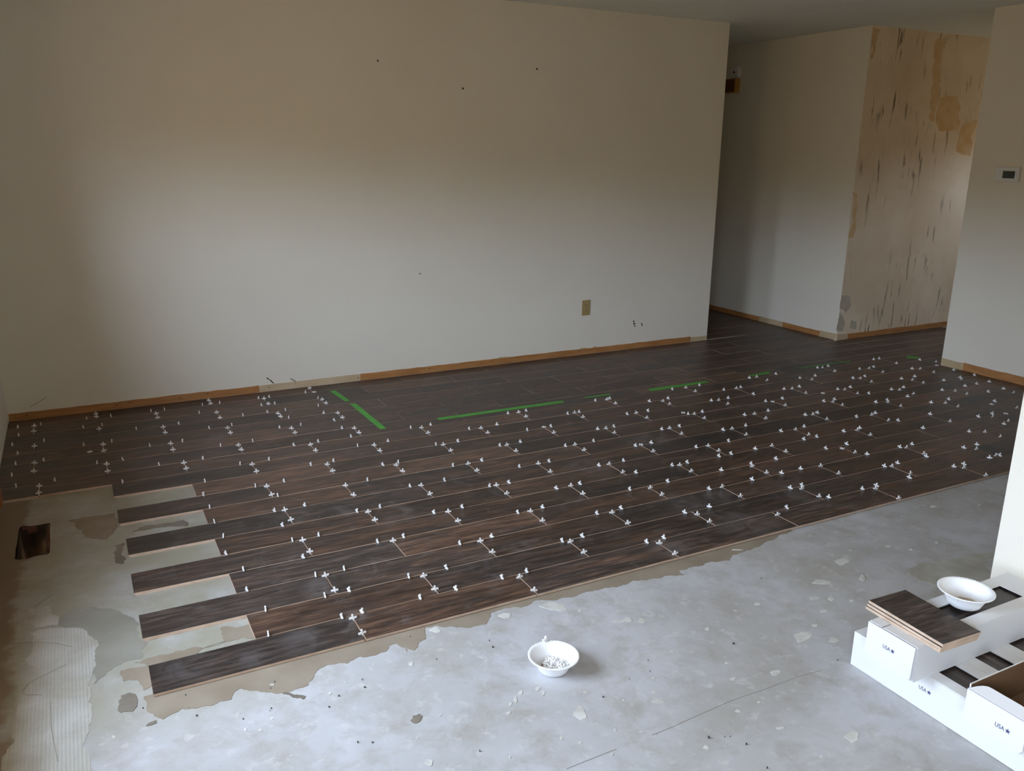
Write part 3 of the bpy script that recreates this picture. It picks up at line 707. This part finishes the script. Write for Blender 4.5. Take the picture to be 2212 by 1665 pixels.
SP=[ # ox,oy,scale, kind, [(x,y)...]
(0,780,3.95,'p',"155,545 350,523 160,620 108,695 375,667 153,780 133,872 371,842 102,964 466,1008 138,1055 740,485 946,465 710,552 870,537 1160,567 715,707 952,675 827,867 1046,832 1046,1026 1290,428 1405,415 1523,527 1277,712 1552,670 1357,880 1727,823 1748,1020 1733,1133 1790,1248 1828,1367 1902,1488 1923,1633 1726,369 1872,352 1703,446 1785,570 1977,543 2075,462 1880,715 2154,675 2047,873 2177,1057"),
(0,780,3.95,'c',"274,552 272,597 274,725 277,868 278,937 307,1067 305,1125 815,448 816,472 837,577 868,710 878,762 898,877 911,937 1332,446 1345,479 1390,561 1406,607 1456,700 1477,752 1561,866 1580,914 1785,333 1799,359 1845,435 1876,481 1943,567 1970,608 2038,714 2063,752 2137,880 2174,940"),
(0,780,3.95,'f',"766,769"),
(0,1050,3.352,'p',"1757,592 1785,747 1922,887 1941,1070"),
(600,1050,3.352,'p',"476,590 270,637 512,745 338,785 945,647 1025,798 1218,585 1287,738 607,902 462,942 1622,657 1800,612"),
(600,1050,3.352,'c',"345,643 413,750 1065,645 1143,740 545,950 610,1060 1752,655 1857,750"),
(500,780,3.95,'p',"229,313 320,302 258,377 368,358 308,435 461,415 488,481 411,568 593,543 530,711 739,682 318,835 675,878 867,845 447,1020 394,1143 365,1272 622,1225 430,1392 515,1520 737,1475 600,1650 633,268 737,313 738,376 788,442 876,502 943,570 1018,640 1074,718 1331,677 1291,881 1419,856 1158,1010 1066,1272 1264,1237 1238,1528 1461,1485 1524,562 1694,537 1733,700 1920,670 1880,878 2122,833 1518,1060 1807,1003 1718,1280 1953,1227 2013,565 2186,1050 1943,1548 2212,1485"),
(500,780,3.95,'c',"287,316 325,360 398,444 420,470 517,570 547,607 673,710 713,760 797,882 848,935 284,1068 325,1138 441,1268 497,1352 600,1525 665,1622 672,228 705,260 777,325 810,355 908,440 949,478 1050,570 1090,607 1206,716 1257,762 1391,887 1447,937 956,1060 1031,1140 1146,1287 1212,1353 1375,1530 1625,565 1686,608 1804,711 1866,760 2015,873 2096,930 1607,1059 1689,1130 1842,1282 1926,1360 2118,1532 2205,1630 2127,570 2190,608"),
(1000,780,3.95,'p',"277,530 371,436 525,413 303,708 476,677 464,885 715,838 375,1018 455,1278 671,1237 529,573 728,540 786,1073 985,1033 842,1525 1017,1487 876,437 974,422 1125,332 1239,310 861,712 1090,665 1131,567 1270,545 1146,877 1355,838 1140,1293 1349,1250 1462,938 1383,440 1566,415 1574,332 1734,308 1685,572 1832,545 1450,706 1594,686 1770,877 1895,850 1413,1083 1740,1017 1570,1540 1715,1503 1890,1285 2105,1238 1768,230 2010,200 2017,418 2101,327 1908,443 1970,720 2172,800 2190,918 2097,1083"),
(1000,780,3.95,'c',"485,432 550,468 375,712 452,763 640,872 747,940 288,1055 373,1126 570,1278 675,1358 692,557 777,607 920,1060 1020,1128 918,1537 1036,1625 957,437 1028,474 1228,325 1302,358 955,710 1034,755 1220,572 1301,607 1241,877 1362,945 1265,1290 1397,1380 1475,440 1560,483 1693,342 1766,363 1760,570 1860,618 1520,707 1629,765 1845,885 1952,935 1590,1080 1689,1137 1673,1550 1805,1640 1993,1305 2095,1367 1890,226 1985,255 2058,485 1965,450 2090,720 2180,762 2180,332"),
(1000,780,3.95,'f',"1880,435"),
(1500,700,3.95,'p',"460,453 680,418 237,553 378,530 273,622 458,577 594,650 740,628 412,765 620,733 233,893 425,858 280,988 303,1097 508,1055 472,1183 690,1142 486,1318 743,1265 816,1392 920,1372 795,1565 908,1230 1155,1477 918,972 1040,955 725,903 928,868 1112,1052 1288,1015 889,455 1018,435 883,527 760,550 1038,367 1135,355 1100,653 1184,635 1212,550 1322,533 1350,457 1458,443 1407,380 1530,363 933,767 1040,750 1272,910 1408,883 1377,785 1548,757 1555,665 1655,648 1690,557 1803,542 1830,617 1748,822 1473,1105 1447,1408 1557,1375 1628,1210 1738,1183 1760,1047 1862,1023 1848,1310 1988,1128 1957,885 1487,588 1530,300 1597,298 1683,322 1778,466 1893,448 1866,380 1926,303 2040,672 2045,775"),
(1500,700,3.95,'c',"537,448 626,477 358,545 288,678 322,890 446,940 510,765 616,800 665,1035 788,1083 497,1208 615,1265 232,1385 388,1465 1078,1207 1227,1272 915,1400 1060,1468 700,1625 867,897 982,940 1015,470 838,548 945,588 1102,368 1208,398 780,690 1184,662 1268,688 1295,555 1395,590 1418,462 1512,490 1493,375 1603,408 1017,767 1138,808 1385,903 1515,940 1521,770 1658,818 1650,665 1766,697 1746,560 1860,595 1380,1090 1548,1400 1735,1485 1700,1207 1850,1270 1826,1047 1975,1100 1840,478 1940,502 1935,378 2037,410 2065,320 2068,348"),
(1500,700,3.95,'f',"668,657 1098,585 1262,1055"),
(1750,700,3.965,'p',"1247,395 1430,440 1305,460 1167,485 1428,510 1562,497 1158,570 1355,535 1213,648 1558,585 1690,560 1617,668 1463,795 1590,772 1385,925 1693,862 1333,1060 1450,1035 1570,1152 1660,1132 1252,1223 1340,1203"),
(1750,700,3.965,'c',"1230,573 1333,600 1297,472 1265,705 1155,675 1207,830 1738,587 1555,682 1567,790 1703,828 1500,922 1633,962 1413,1070 1597,1120 1507,1293 1327,1225 1677,762 1766,717"),
]
# ---------------------------------------------------------------- spacers
def spacer_mesh():
    bm = bmesh.new(); a, r, t = 0.0029, 0.0132, 0.0024
    o = []
    for k in range(4):
        c, s = math.cos(k * math.pi / 2), math.sin(k * math.pi / 2)
        for x, y in ((r - 0.0012, -a), (r, 0), (r - 0.0012, a), (a, a)):
            o.append((x * c - y * s, x * s + y * c))
    prism(bm, o, -t, t)
    # stand it up: plane x-z, thickness along y
    xform(bm, Matrix.Rotation(math.pi / 2, 4, 'X'))
    return mesh('tile_spacer', bm, 'spacer')
SPM = spacer_mesh()
items = []
for ox, oy, sc, k0, d in SP:
    for px, py in pts(d, ox, oy, sc):
        k = k0
        q = on_z(px, py, TOP + 0.005)
        x, y = q.x, q.y
        if k == 'p': y = round(y / W_) * W_
        elif k == 'c':
            r = max(1, int(math.floor(y / W_)) + 1)
            jj = min(joints[r], key=lambda j: abs(j * W_ - x))
            if abs(jj * W_ - x) < 0.06: x = jj * W_
            else: k = 'f'
        items.append([k, x, y, (Vector((x, y, TOP)) - CAM).dot(_f)])
items.sort(key=lambda t: t[3])
ORD = 'first second third fourth fifth sixth seventh eighth ninth tenth eleventh twelfth thirteenth fourteenth fifteenth sixteenth seventeenth eighteenth nineteenth twentieth'.split()
ORD += ['twenty-' + w for w in ORD[:9]] + ['thirtieth'] + ['thirty-' + w for w in ORD[:9]] + ['fortieth']
seam_x = {}
for k, x, y, dpt in items:
    if k == 'p': seam_x.setdefault(round(y / W_), []).append(x)
for v in seam_x.values(): v.sort()
def sp_label(k, x, y):
    r = max(1, int(math.floor(y / W_)) + 1)
    end = 'stepped end' if r <= 11 else 'side wall'
    if k == 'p':
        sm_ = round(y / W_)
        return 'white cross spacer, %s from %s in %s long seam from concrete edge' % (ORD[seam_x[sm_].index(x)], 'stepped end' if sm_ <= 11 else 'side wall', ORD[sm_ - 1])
    if k == 'c':
        j = min(range(len(joints[r])), key=lambda i: abs(joints[r][i] * W_ - x))
        if r <= 11: j -= 1
        return 'white cross spacer, %s end joint from %s, %s tile row from concrete, %s side' % (ORD[max(j, 0)], end, ORD[r - 1], 'wall' if y / W_ - (r - 1) > 0.5 else 'concrete')
    return 'white cross spacer lying loose on the %s tile row from the concrete edge' % ORD[r - 1]
def sp_matrix(k, x, y):
    tilt = Matrix.Rotation(random.uniform(-0.16, 0.16), 4, 'X') @ Matrix.Rotation(random.uniform(-0.2, 0.2), 4, 'Y')
    if k == 'p': R_ = Matrix.Rotation(math.pi / 2 + random.uniform(-0.22, 0.22), 4, 'Z') @ tilt; z = TOP + 0.0042
    elif k == 'c': R_ = Matrix.Rotation(random.uniform(-0.15, 0.15), 4, 'Z') @ tilt; z = TOP + 0.0042
    else: R_ = Matrix.Rotation(random.uniform(0, 3), 4, 'Z') @ Matrix.Rotation(math.pi / 2, 4, 'X'); z = TOP + 0.003
    return Matrix.Translation((x, y, z)) @ R_
for k, x, y, dpt in items[:300]:
    o = bpy.data.objects.new('tile_spacer', SPM); C.objects.link(o)
    o.matrix_world = sp_matrix(k, x, y)
    tag(o, sp_label(k, x, y), 'tile spacer', 'cross spacers in the tile joints')
bm = bmesh.new()
for k, x, y, dpt in items[300:]:
    n0 = len(bm.verts); bm.from_mesh(SPM); bm.verts.ensure_lookup_table()
    xform(bm, sp_matrix(k, x, y), bm.verts[n0:])
tag(obj('tile_spacer_scatter', bm, 'spacer'), 'tiny white cross spacers dotted over the farthest tile rows', 'tile spacers', 'cross spacers in the tile joints', 'stuff')

# ---------------------------------------------------------------- foam bowls
def bowl_mesh(flutes=44):
    bm = bmesh.new(); N = flutes * 4
    prof = [(0.0, 0.0), (0.030, 0.0), (0.040, 0.0015), (0.0445, 0.006), (0.052, 0.022), (0.0605, 0.038), (0.0665, 0.0455), (0.0735, 0.0475), (0.0765, 0.0485), (0.0768, 0.0505), (0.0745, 0.0512),
            (0.0700, 0.0505), (0.0655, 0.0480), (0.0610, 0.0425), (0.0565, 0.0345), (0.0495, 0.022), (0.042, 0.0075), (0.036, 0.004), (0.0, 0.0035)]
    rings = []
    for i, (r, z) in enumerate(prof):
        if r == 0: rings.append([bm.verts.new((0, 0, z))]); continue
        ring = []
        for k in range(N):
            a = 2 * math.pi * k / N
            w = 0.0009 * math.cos(flutes * a) if 10 <= i <= 13 else (0.0004 * math.cos(flutes * a) if i in (7, 8, 9, 14) else 0)
            ring.append(bm.verts.new(((r + w) * math.cos(a), (r + w) * math.sin(a), z + (w * 0.7 if 10 <= i <= 13 else 0))))
        rings.append(ring)
    for A, B in zip(rings[:-1], rings[1:]):
        for k in range(N):
            j = (k + 1) % N
            if len(A) == 1: bm.faces.new((A[0], B[k], B[j]))
            elif len(B) == 1: bm.faces.new((A[k], A[j], B[0]))
            else: bm.faces.new((A[k], A[j], B[j], B[k]))
    return bm
def residue(r, cx, cy, z, amp):
    bm = bmesh.new(); n = 28
    c = bm.verts.new((cx, cy, z + 0.003)); R1 = []; R2 = []
    for k in range(n):
        a = 2 * math.pi * k / n; q = r * (1 + amp * math.sin(3 * a + 1) + random.uniform(-0.07, 0.07))
        R1.append(bm.verts.new((cx + 0.6 * q * math.cos(a), cy + 0.6 * q * math.sin(a), z + 0.0022)))
        R2.append(bm.verts.new((cx + q * math.cos(a), cy + q * math.sin(a), z)))
    for k in range(n):
        j = (k + 1) % n
        bm.faces.new((c, R1[k], R1[j])); bm.faces.new((R1[k], R2[k], R2[j], R1[j]))
    return bm
BX, BY = 1.560, -0.388
b1 = thing('foam_bowl', (BX, BY, 0.0005), 'white foam bowl on the concrete, holding a heap of tile spacers', 'bowl')
obj('shell', bowl_mesh(), 'foam', b1, True)
obj('mortar_residue', residue(0.027, -0.0125, 0.004, 0.0066, 0.12), 'mortar_residue', b1, True)
bm = bmesh.new()
for i in range(95):
    n0 = len(bm.verts); bm.from_mesh(SPM); bm.verts.ensure_lookup_table()
    a = random.uniform(0, 6.283); rr = 0.034 * math.sqrt(random.random())
    M_ = Matrix.Translation((0.006 + rr * math.cos(a), -0.004 + rr * math.sin(a), 0.0135 + random.uniform(0, 0.016) * (1 - rr / 0.05))) @ Matrix.Rotation(random.uniform(0, 6.28), 4, 'Z') @ Matrix.Rotation(random.uniform(-0.9, 0.9) + math.pi / 2 * random.choice((0, 1)), 4, 'X') @ Matrix.Rotation(random.uniform(0, 1.57), 4, 'Y') @ Matrix.Scale(0.82, 4)
    xform(bm, M_, bm.verts[n0:])
hp = obj('spacer_heap', bm, 'spacer'); hp.location = (BX, BY, 0)
tag(hp, 'heap of white tile spacers inside the foam bowl on concrete', 'tile spacers', None, 'stuff')
o = bpy.data.objects.new('tile_spacer', SPM); C.objects.link(o)
o.matrix_world = Matrix.Translation((BX + 0.012, BY + 0.0725, 0.0565)) @ Matrix.Rotation(0.4, 4, 'Z') @ Matrix.Rotation(0.35, 4, 'Y')
tag(o, 'single white spacer caught on the rim of the spacer bowl', 'tile spacer')

# ---------------------------------------------------------------- tile boxes
BL, BWID, BH = 0.625, 0.155, 0.105
def text_mesh(s_, size):
    cu = bpy.data.curves.new('mark', 'FONT'); cu.body = s_; cu.size = size; cu.extrude = 0.0002; cu.align_x = 'LEFT'
    t = bpy.data.objects.new('mark_tmp', cu); C.objects.link(t)
    bpy.context.view_layer.update()
    me = bpy.data.meshes.new_from_object(t.evaluated_get(bpy.context.evaluated_depsgraph_get()))
    bpy.data.objects.remove(t); return me
USA = text_mesh('USA', 0.0165)
def mark(parent, x, y, z, rot=0.0):
    """blue USA and star on a face that looks to -x"""
    bm = bmesh.new(); bm.from_mesh(USA)
    bmesh.ops.scale(bm, vec=(0.8, 1, 1), verts=bm.verts)
    sp = []
    for k in range(10):
        r = 0.0075 if k % 2 == 0 else 0.003
        a = math.pi / 2 + k * math.pi / 5
        sp.append((0.0325 + r * math.cos(a), 0.0055 + r * math.sin(a)))
    prism(bm, sp, -0.0002, 0.0002)
    o = obj('printed_mark', bm, 'ink', parent)
    o.matrix_local = Matrix(((0, 0, -1, x), (-1, 0, 0, y), (0, 1, 0, z), (0, 0, 0, 1))) @ Matrix.Rotation(rot, 4, 'Z')
    o['label'] = 'dark blue USA mark with a star'
    return o
def carton(name, loc, rz, label, h=BH, window=True, group='white tile cartons'):
    """length along local +x from 0, width along y (centred)"""
    t = thing(name, loc, label, 'box', group, rz)
    e, hw = 0.003, BWID / 2
    bm = bmesh.new()
    box(bm, 0, BL, -hw, hw, 0, e)
    box(bm, 0, BL, -hw, -hw + e, e, h); box(bm, 0, BL, hw - e, hw, e, h)
    box(bm, 0, e, -hw + e, hw - e, e, h); box(bm, BL - e, BL, -hw + e, hw - e, e, h)
    obj('body', bm, 'card', t)
    if window:
        s = 0.041
        for a in (-hw, hw - s): boxobj('lid_strip', (0.0, BL, a, a + s, h, h + 0.003), 'card', t)
        for a in (0.0, BL - 0.10): boxobj('lid_end', (a, a + 0.10, -hw + s, hw - s, h, h + 0.003), 'card', t)
    return t
def boxed_tile(loc, rz, label):
    o = link('boxed_tile', tile_mesh(BL - 0.012, BWID - 0.01, 'tile_charcoal')); o.location = loc; o.rotation_euler = (0, 0, rz)
    return tag(o, label, 'tile', 'tiles inside the cartons')
ZB = 0.0005
low = ['bottom layer tile carton facing the open concrete, star mark on its side', 'second tile carton of the bottom layer from the open concrete', 'third tile carton of the bottom layer from the open concrete', 'bottom layer tile carton standing next to the white partition']
bt = ['dark tile in the carton along the open concrete', 'dark tile in the second carton of the bottom layer', 'dark tile in the third carton of the bottom layer', 'dark tile in the carton next to the partition']
XB0, YB0 = 2.385, -0.768
for i in range(4):
    xc = XB0 + BWID / 2 + i * (BWID + 0.001)
    t = carton('tile_carton', (xc, YB0, ZB), -math.pi / 2, low[i], h=0.1085)
    boxed_tile((xc, YB0 - BL / 2, ZB + 0.091), math.pi / 2, bt[i])
    if i == 0:
        # outer face is local -y -> world -x ; overlap flap and mark
        bm = bmesh.new(); box(bm, 0.118, BL, -BWID / 2 - 0.0022, -BWID / 2 - 0.0004, 0.001, 0.1085); obj('side_flap', bm, 'card', t)
        m_ = mark(t, 0, 0, 0)
        m_.matrix_local = Matrix(((1, 0, 0, 0.228), (0, 0, -1, -BWID / 2 - 0.0024), (0, 1, 0, 0.060), (0, 0, 0, 1)))
ZU = ZB + 0.1115 + 0.0005
YU = -0.9425
up = carton('tile_carton', (2.318, YU, ZU), 0.0, 'upper white carton with cut tiles and a foam bowl on top')
boxed_tile((2.318 + BL / 2, YU, ZU + 0.087), 0.0, 'dark tile in the upper carton under the foam bowl')
# end flap, standing off the carton end with a curled edge
def end_flap(parent, hw, h, x=-0.0045, curl=True, bottom=0.0):
    bm = bmesh.new(); n = 14; A = []; B = []
    for i in range(n + 1):
        u = i / n; y = hw - 2 * hw * u
        off_ = -0.006 * max(0, (u - 0.86) / 0.14) ** 2 if curl else 0
        rb = 0.012
        d0 = min(y + hw, hw - y); zb = bottom + (rb - math.sqrt(max(0, rb * rb - (rb - min(d0, rb)) ** 2)))
        A.append([bm.verts.new((x + off_ + dx, y, zb)) for dx in (0, 0.0016)])
        B.append([bm.verts.new((x + off_ * 0.2 + dx, y, h)) for dx in (0, 0.0016)])
    for i in range(n):
        bm.faces.new((A[i][0], A[i + 1][0], B[i + 1][0], B[i][0])); bm.faces.new((A[i][1], B[i][1], B[i + 1][1], A[i + 1][1]))
        bm.faces.new((B[i][0], B[i + 1][0], B[i + 1][1], B[i][1])); bm.faces.new((A[i][0], A[i][1], A[i + 1][1], A[i + 1][0]))
    for i in (0, n): bm.faces.new((A[i][0], A[i][1], B[i][1], B[i][0]))
    return obj('end_flap', bm, 'card', parent)
end_flap(up, BWID / 2 - 0.001, BH + 0.003, x=-0.009, bottom=0.004)
for a_, b_ in ((0.036, 0.072), (-0.074, -0.022)): boxobj('lid_tab', (-0.004, 0.030, a_, b_, BH + 0.0032, BH + 0.0050), 'card', up)
bm = bmesh.new(); box(bm, 0.0302, 0.0312, 0.036, 0.072, BH + 0.003, BH + 0.0036); box(bm, -0.004, 0.0302, 0.0348, 0.036, BH + 0.003, BH + 0.0036); box(bm, -0.004, 0.0302, -0.022, -0.0208, BH + 0.003, BH + 0.0036)
obj('cut_line', bm, 'debris', up)
mark(up, -0.0093, 0.022, 0.055, 0.0)
bm = bmesh.new()
for k, dz in enumerate((0, 0.001, -0.001, 0)): box(bm, 0.175 + k * 0.007, 0.180 + k * 0.007, -BWID / 2 - 0.0004, -BWID / 2 - 0.0001, 0.072 + dz, 0.079 + dz)
obj('small_print', bm, 'ink', up)
ou = thing('open_tile_carton', (2.302, -1.258, ZU), 'open white carton with brown inside, lying across the bottom cartons', 'box', 'white tile cartons')
e, hw = 0.003, BWID / 2
bm = bmesh.new()
box(bm, 0, BL, -hw, hw, 0, e); box(bm, 0, BL, hw - e, hw, e, BH); box(bm, 0, BL, -hw, -hw + e, e, BH); box(bm, 0, e, -hw + e, hw - e, e, BH - 0.012); box(bm, BL - e, BL, -hw + e, hw - e, e, BH)
obj('body', bm, 'card', ou)
bm = bmesh.new(); q = 0.0006
box(bm, e, BL - e, hw - e - q, hw - e, e, BH - 0.001); box(bm, e, BL - e, -hw + e, -hw + e + q, e, BH - 0.001); box(bm, e, e + q, -hw + e, hw - e, e, BH - 0.013); box(bm, BL - e - q, BL - e, -hw + e, hw - e, e, BH - 0.001); box(bm, e, BL - e, -hw + e, hw - e, e, e + q)
obj('lining', bm, 'card_inner', ou)['label'] = 'brown inner face of the open carton'
end_flap(ou, hw - 0.001, BH - 0.010, x=-0.008, curl=False, bottom=0.004)
bm = bmesh.new(); n = 16; A = []; B = []     # rounded tuck flap leaning into the carton
for i in range(n + 1):
    y = hw - 0.003 - (2 * hw - 0.006) * i / n
    d0 = min(hw - 0.003 - y, y + hw - 0.003); d = 0.034 * (1 - max(0, 1 - d0 / 0.035) ** 2.2)
    A.append([bm.verts.new((-0.008, y, BH - 0.011 + k)) for k in (0, 0.0018)])
    B.append([bm.verts.new((-0.008 + d, y, BH - 0.011 + d * 0.35 + k)) for k in (0, 0.0018)])
for i in range(n):
    bm.faces.new((A[i][1], A[i + 1][1], B[i + 1][1], B[i][1])); bm.faces.new((A[i][0], B[i][0], B[i + 1][0], A[i + 1][0]))
    bm.faces.new((B[i][0], B[i][1], B[i + 1][1], B[i + 1][0])); bm.faces.new((A[i][0], A[i + 1][0], A[i + 1][1], A[i][1]))
obj('tuck_flap', bm, 'card', ou)
mark(ou, -0.0083, -0.003, 0.040, 0.0)

# cut tiles stacked on the upper carton
ZT = ZU + BH + 0.0032
TL = ['topmost cut dark tile of the stack on the upper carton', 'middle cut tile of the stack on the upper carton', 'lowest cut tile of the stack, resting on the upper carton']
me = tile_mesh(0.148, 0.247, 'tile_charcoal')
for i, (dx, dy, ra) in enumerate(((-0.004, 0.004, -0.035), (-0.0035, 0.001, -0.05), (0, 0, -0.045))):
    o = link('cut_tile', me); o.location = (2.430 + dx, -0.945 + dy, ZT + i * 0.0094 - 0.003); o.rotation_euler = (0, 0, ra)
    tag(o, TL[2 - i], 'tile', 'cut tiles on the carton')
b2 = thing('foam_bowl', (2.634, -0.930, ZT), 'empty white foam bowl on the upper carton, stained with mortar', 'bowl')
obj('shell', bowl_mesh(), 'foam', b2, True)
obj('mortar_residue', residue(0.0385, -0.001, -0.003, 0.0062, 0.06), 'mortar_residue', b2, True)
bm = bmesh.new()
for i in range(22):
    a = random.uniform(1.3, 3.6) if i < 14 else random.uniform(0, 6.28); r = random.uniform(0.058, 0.074); s_ = random.uniform(0.0008, 0.002)
    z = 0.0355 + (r - 0.0575) * 0.95
    z = min(z, 0.0508)
    c = Vector((r * math.cos(a), r * math.sin(a), z)); bmesh.ops.create_icosphere(bm, subdivisions=1, radius=s_, matrix=Matrix.Translation(c))
obj('mortar_fleck', bm, 'mortar_dark', b2)['kind'] = 'stuff'

# ---------------------------------------------------------------- wall fittings
oc = on_y(1265.5, 664.5, YB)
op = thing('outlet_plate', (oc.x, YB, oc.z), 'tan wall outlet plate with two sockets on the long wall', 'outlet')
boxobj('plate', (-0.0355, 0.0355, -0.0055, 0.0, -0.058, 0.058), 'ivory', op, 0.0022)
for s_ in (-1, 1):
    bm = bmesh.new(); P = [(0.0165 * math.cos(a) * 1.0, max(-0.0135, min(0.0135, 0.0175 * math.sin(a)))) for a in [2 * math.pi * k / 24 for k in range(24)]]
    prism(bm, P, 0.0, 0.0085); xform(bm, Matrix.Rotation(math.pi / 2, 4, 'X'))
    rc = obj('socket', bm, 'ivory', op); rc.location = (0, 0, s_ * 0.0195)
    bm = bmesh.new()
    box(bm, -0.0075, -0.0055, -0.0092, -0.0084, -0.002, 0.006); box(bm, 0.0055, 0.0075, -0.0092, -0.0084, -0.001, 0.006); box(bm, -0.002, 0.002, -0.0092, -0.0084, -0.0085, -0.0045)
    obj('slot', bm, 'dark', rc)
bm = bmesh.new(); bmesh.ops.create_cone(bm, cap_ends=True, segments=12, radius1=0.0028, radius2=0.0022, depth=0.002); xform(bm, Matrix.Translation((0, -0.0062, 0)) @ Matrix.Rotation(math.pi / 2, 4, 'X'))
obj('screw', bm, 'chime_wood', op)

ta, tb = on_x(2156, 360, XR), on_x(2203, 393, XR)
tcx = ((ta.y + tb.y) / 2, (ta.z + tb.z) / 2)
th_ = thing('thermostat', (XR, tcx[0], tcx[1]), 'white wall thermostat with a small dark screen', 'thermostat')
hy, hz_ = abs(ta.y - tb.y) / 2, abs(ta.z - tb.z) / 2
boxobj('housing', (-0.026, 0.0, -hy, hy, -hz_, hz_), 'white_plastic', th_, 0.004)
sa, sb = on_x(2167.4, 369, XR - 0.026), on_x(2190.5, 385.5, XR - 0.026)
boxobj('screen', (-0.0275, -0.0255, min(sa.y, sb.y) - tcx[0], max(sa.y, sb.y) - tcx[0], min(sa.z, sb.z) - tcx[1], max(sa.z, sb.z) - tcx[1]), 'screen', th_)
boxobj('button', (-0.0275, -0.0255, -hy + 0.012, -hy + 0.020, -0.006, 0.006), 'white_plastic', th_)

sc_ = on_x(1592.5, 156.5, XH)
sd = thing('smoke_alarm', (XH, sc_.y, sc_.z), 'round white smoke alarm high on the dark hallway wall', 'smoke alarm')
def disc(name, r0, r1, x0, x1, m_, parent):
    bm = bmesh.new(); bmesh.ops.create_cone(bm, cap_ends=True, segments=40, radius1=r0, radius2=r1, depth=x1 - x0)
    xform(bm, Matrix.Translation((-(x0 + x1) / 2, 0, 0)) @ Matrix.Rotation(-math.pi / 2, 4, 'Y'))
    return obj(name, bm, m_, parent)
disc('base', 0.060, 0.060, 0.0, 0.012, 'white_plastic', sd); disc('cover', 0.058, 0.047, 0.0125, 0.036, 'white_plastic', sd); disc('test_button', 0.011, 0.010, 0.036, 0.039, 'dark', sd)
ca, cb = on_x(1574, 172, XH), on_x(1597, 200, XH)
ch = thing('door_chime', (XH, (ca.y + cb.y) / 2, (ca.z + cb.z) / 2), 'honey wood door chime box below the smoke alarm', 'door chime')
hy, hz_ = abs(ca.y - cb.y) / 2, abs(ca.z - cb.z) / 2
boxobj('case', (-0.055, 0.0, -hy, hy, -hz_, hz_), 'chime_wood', ch, 0.003)
boxobj('front_panel', (-0.0585, -0.0552, -hy + 0.006, hy - 0.006, -hz_ + 0.006, hz_ - 0.006), 'chime_dark', ch, 0.001)  # front coloured darker brown than the honey case
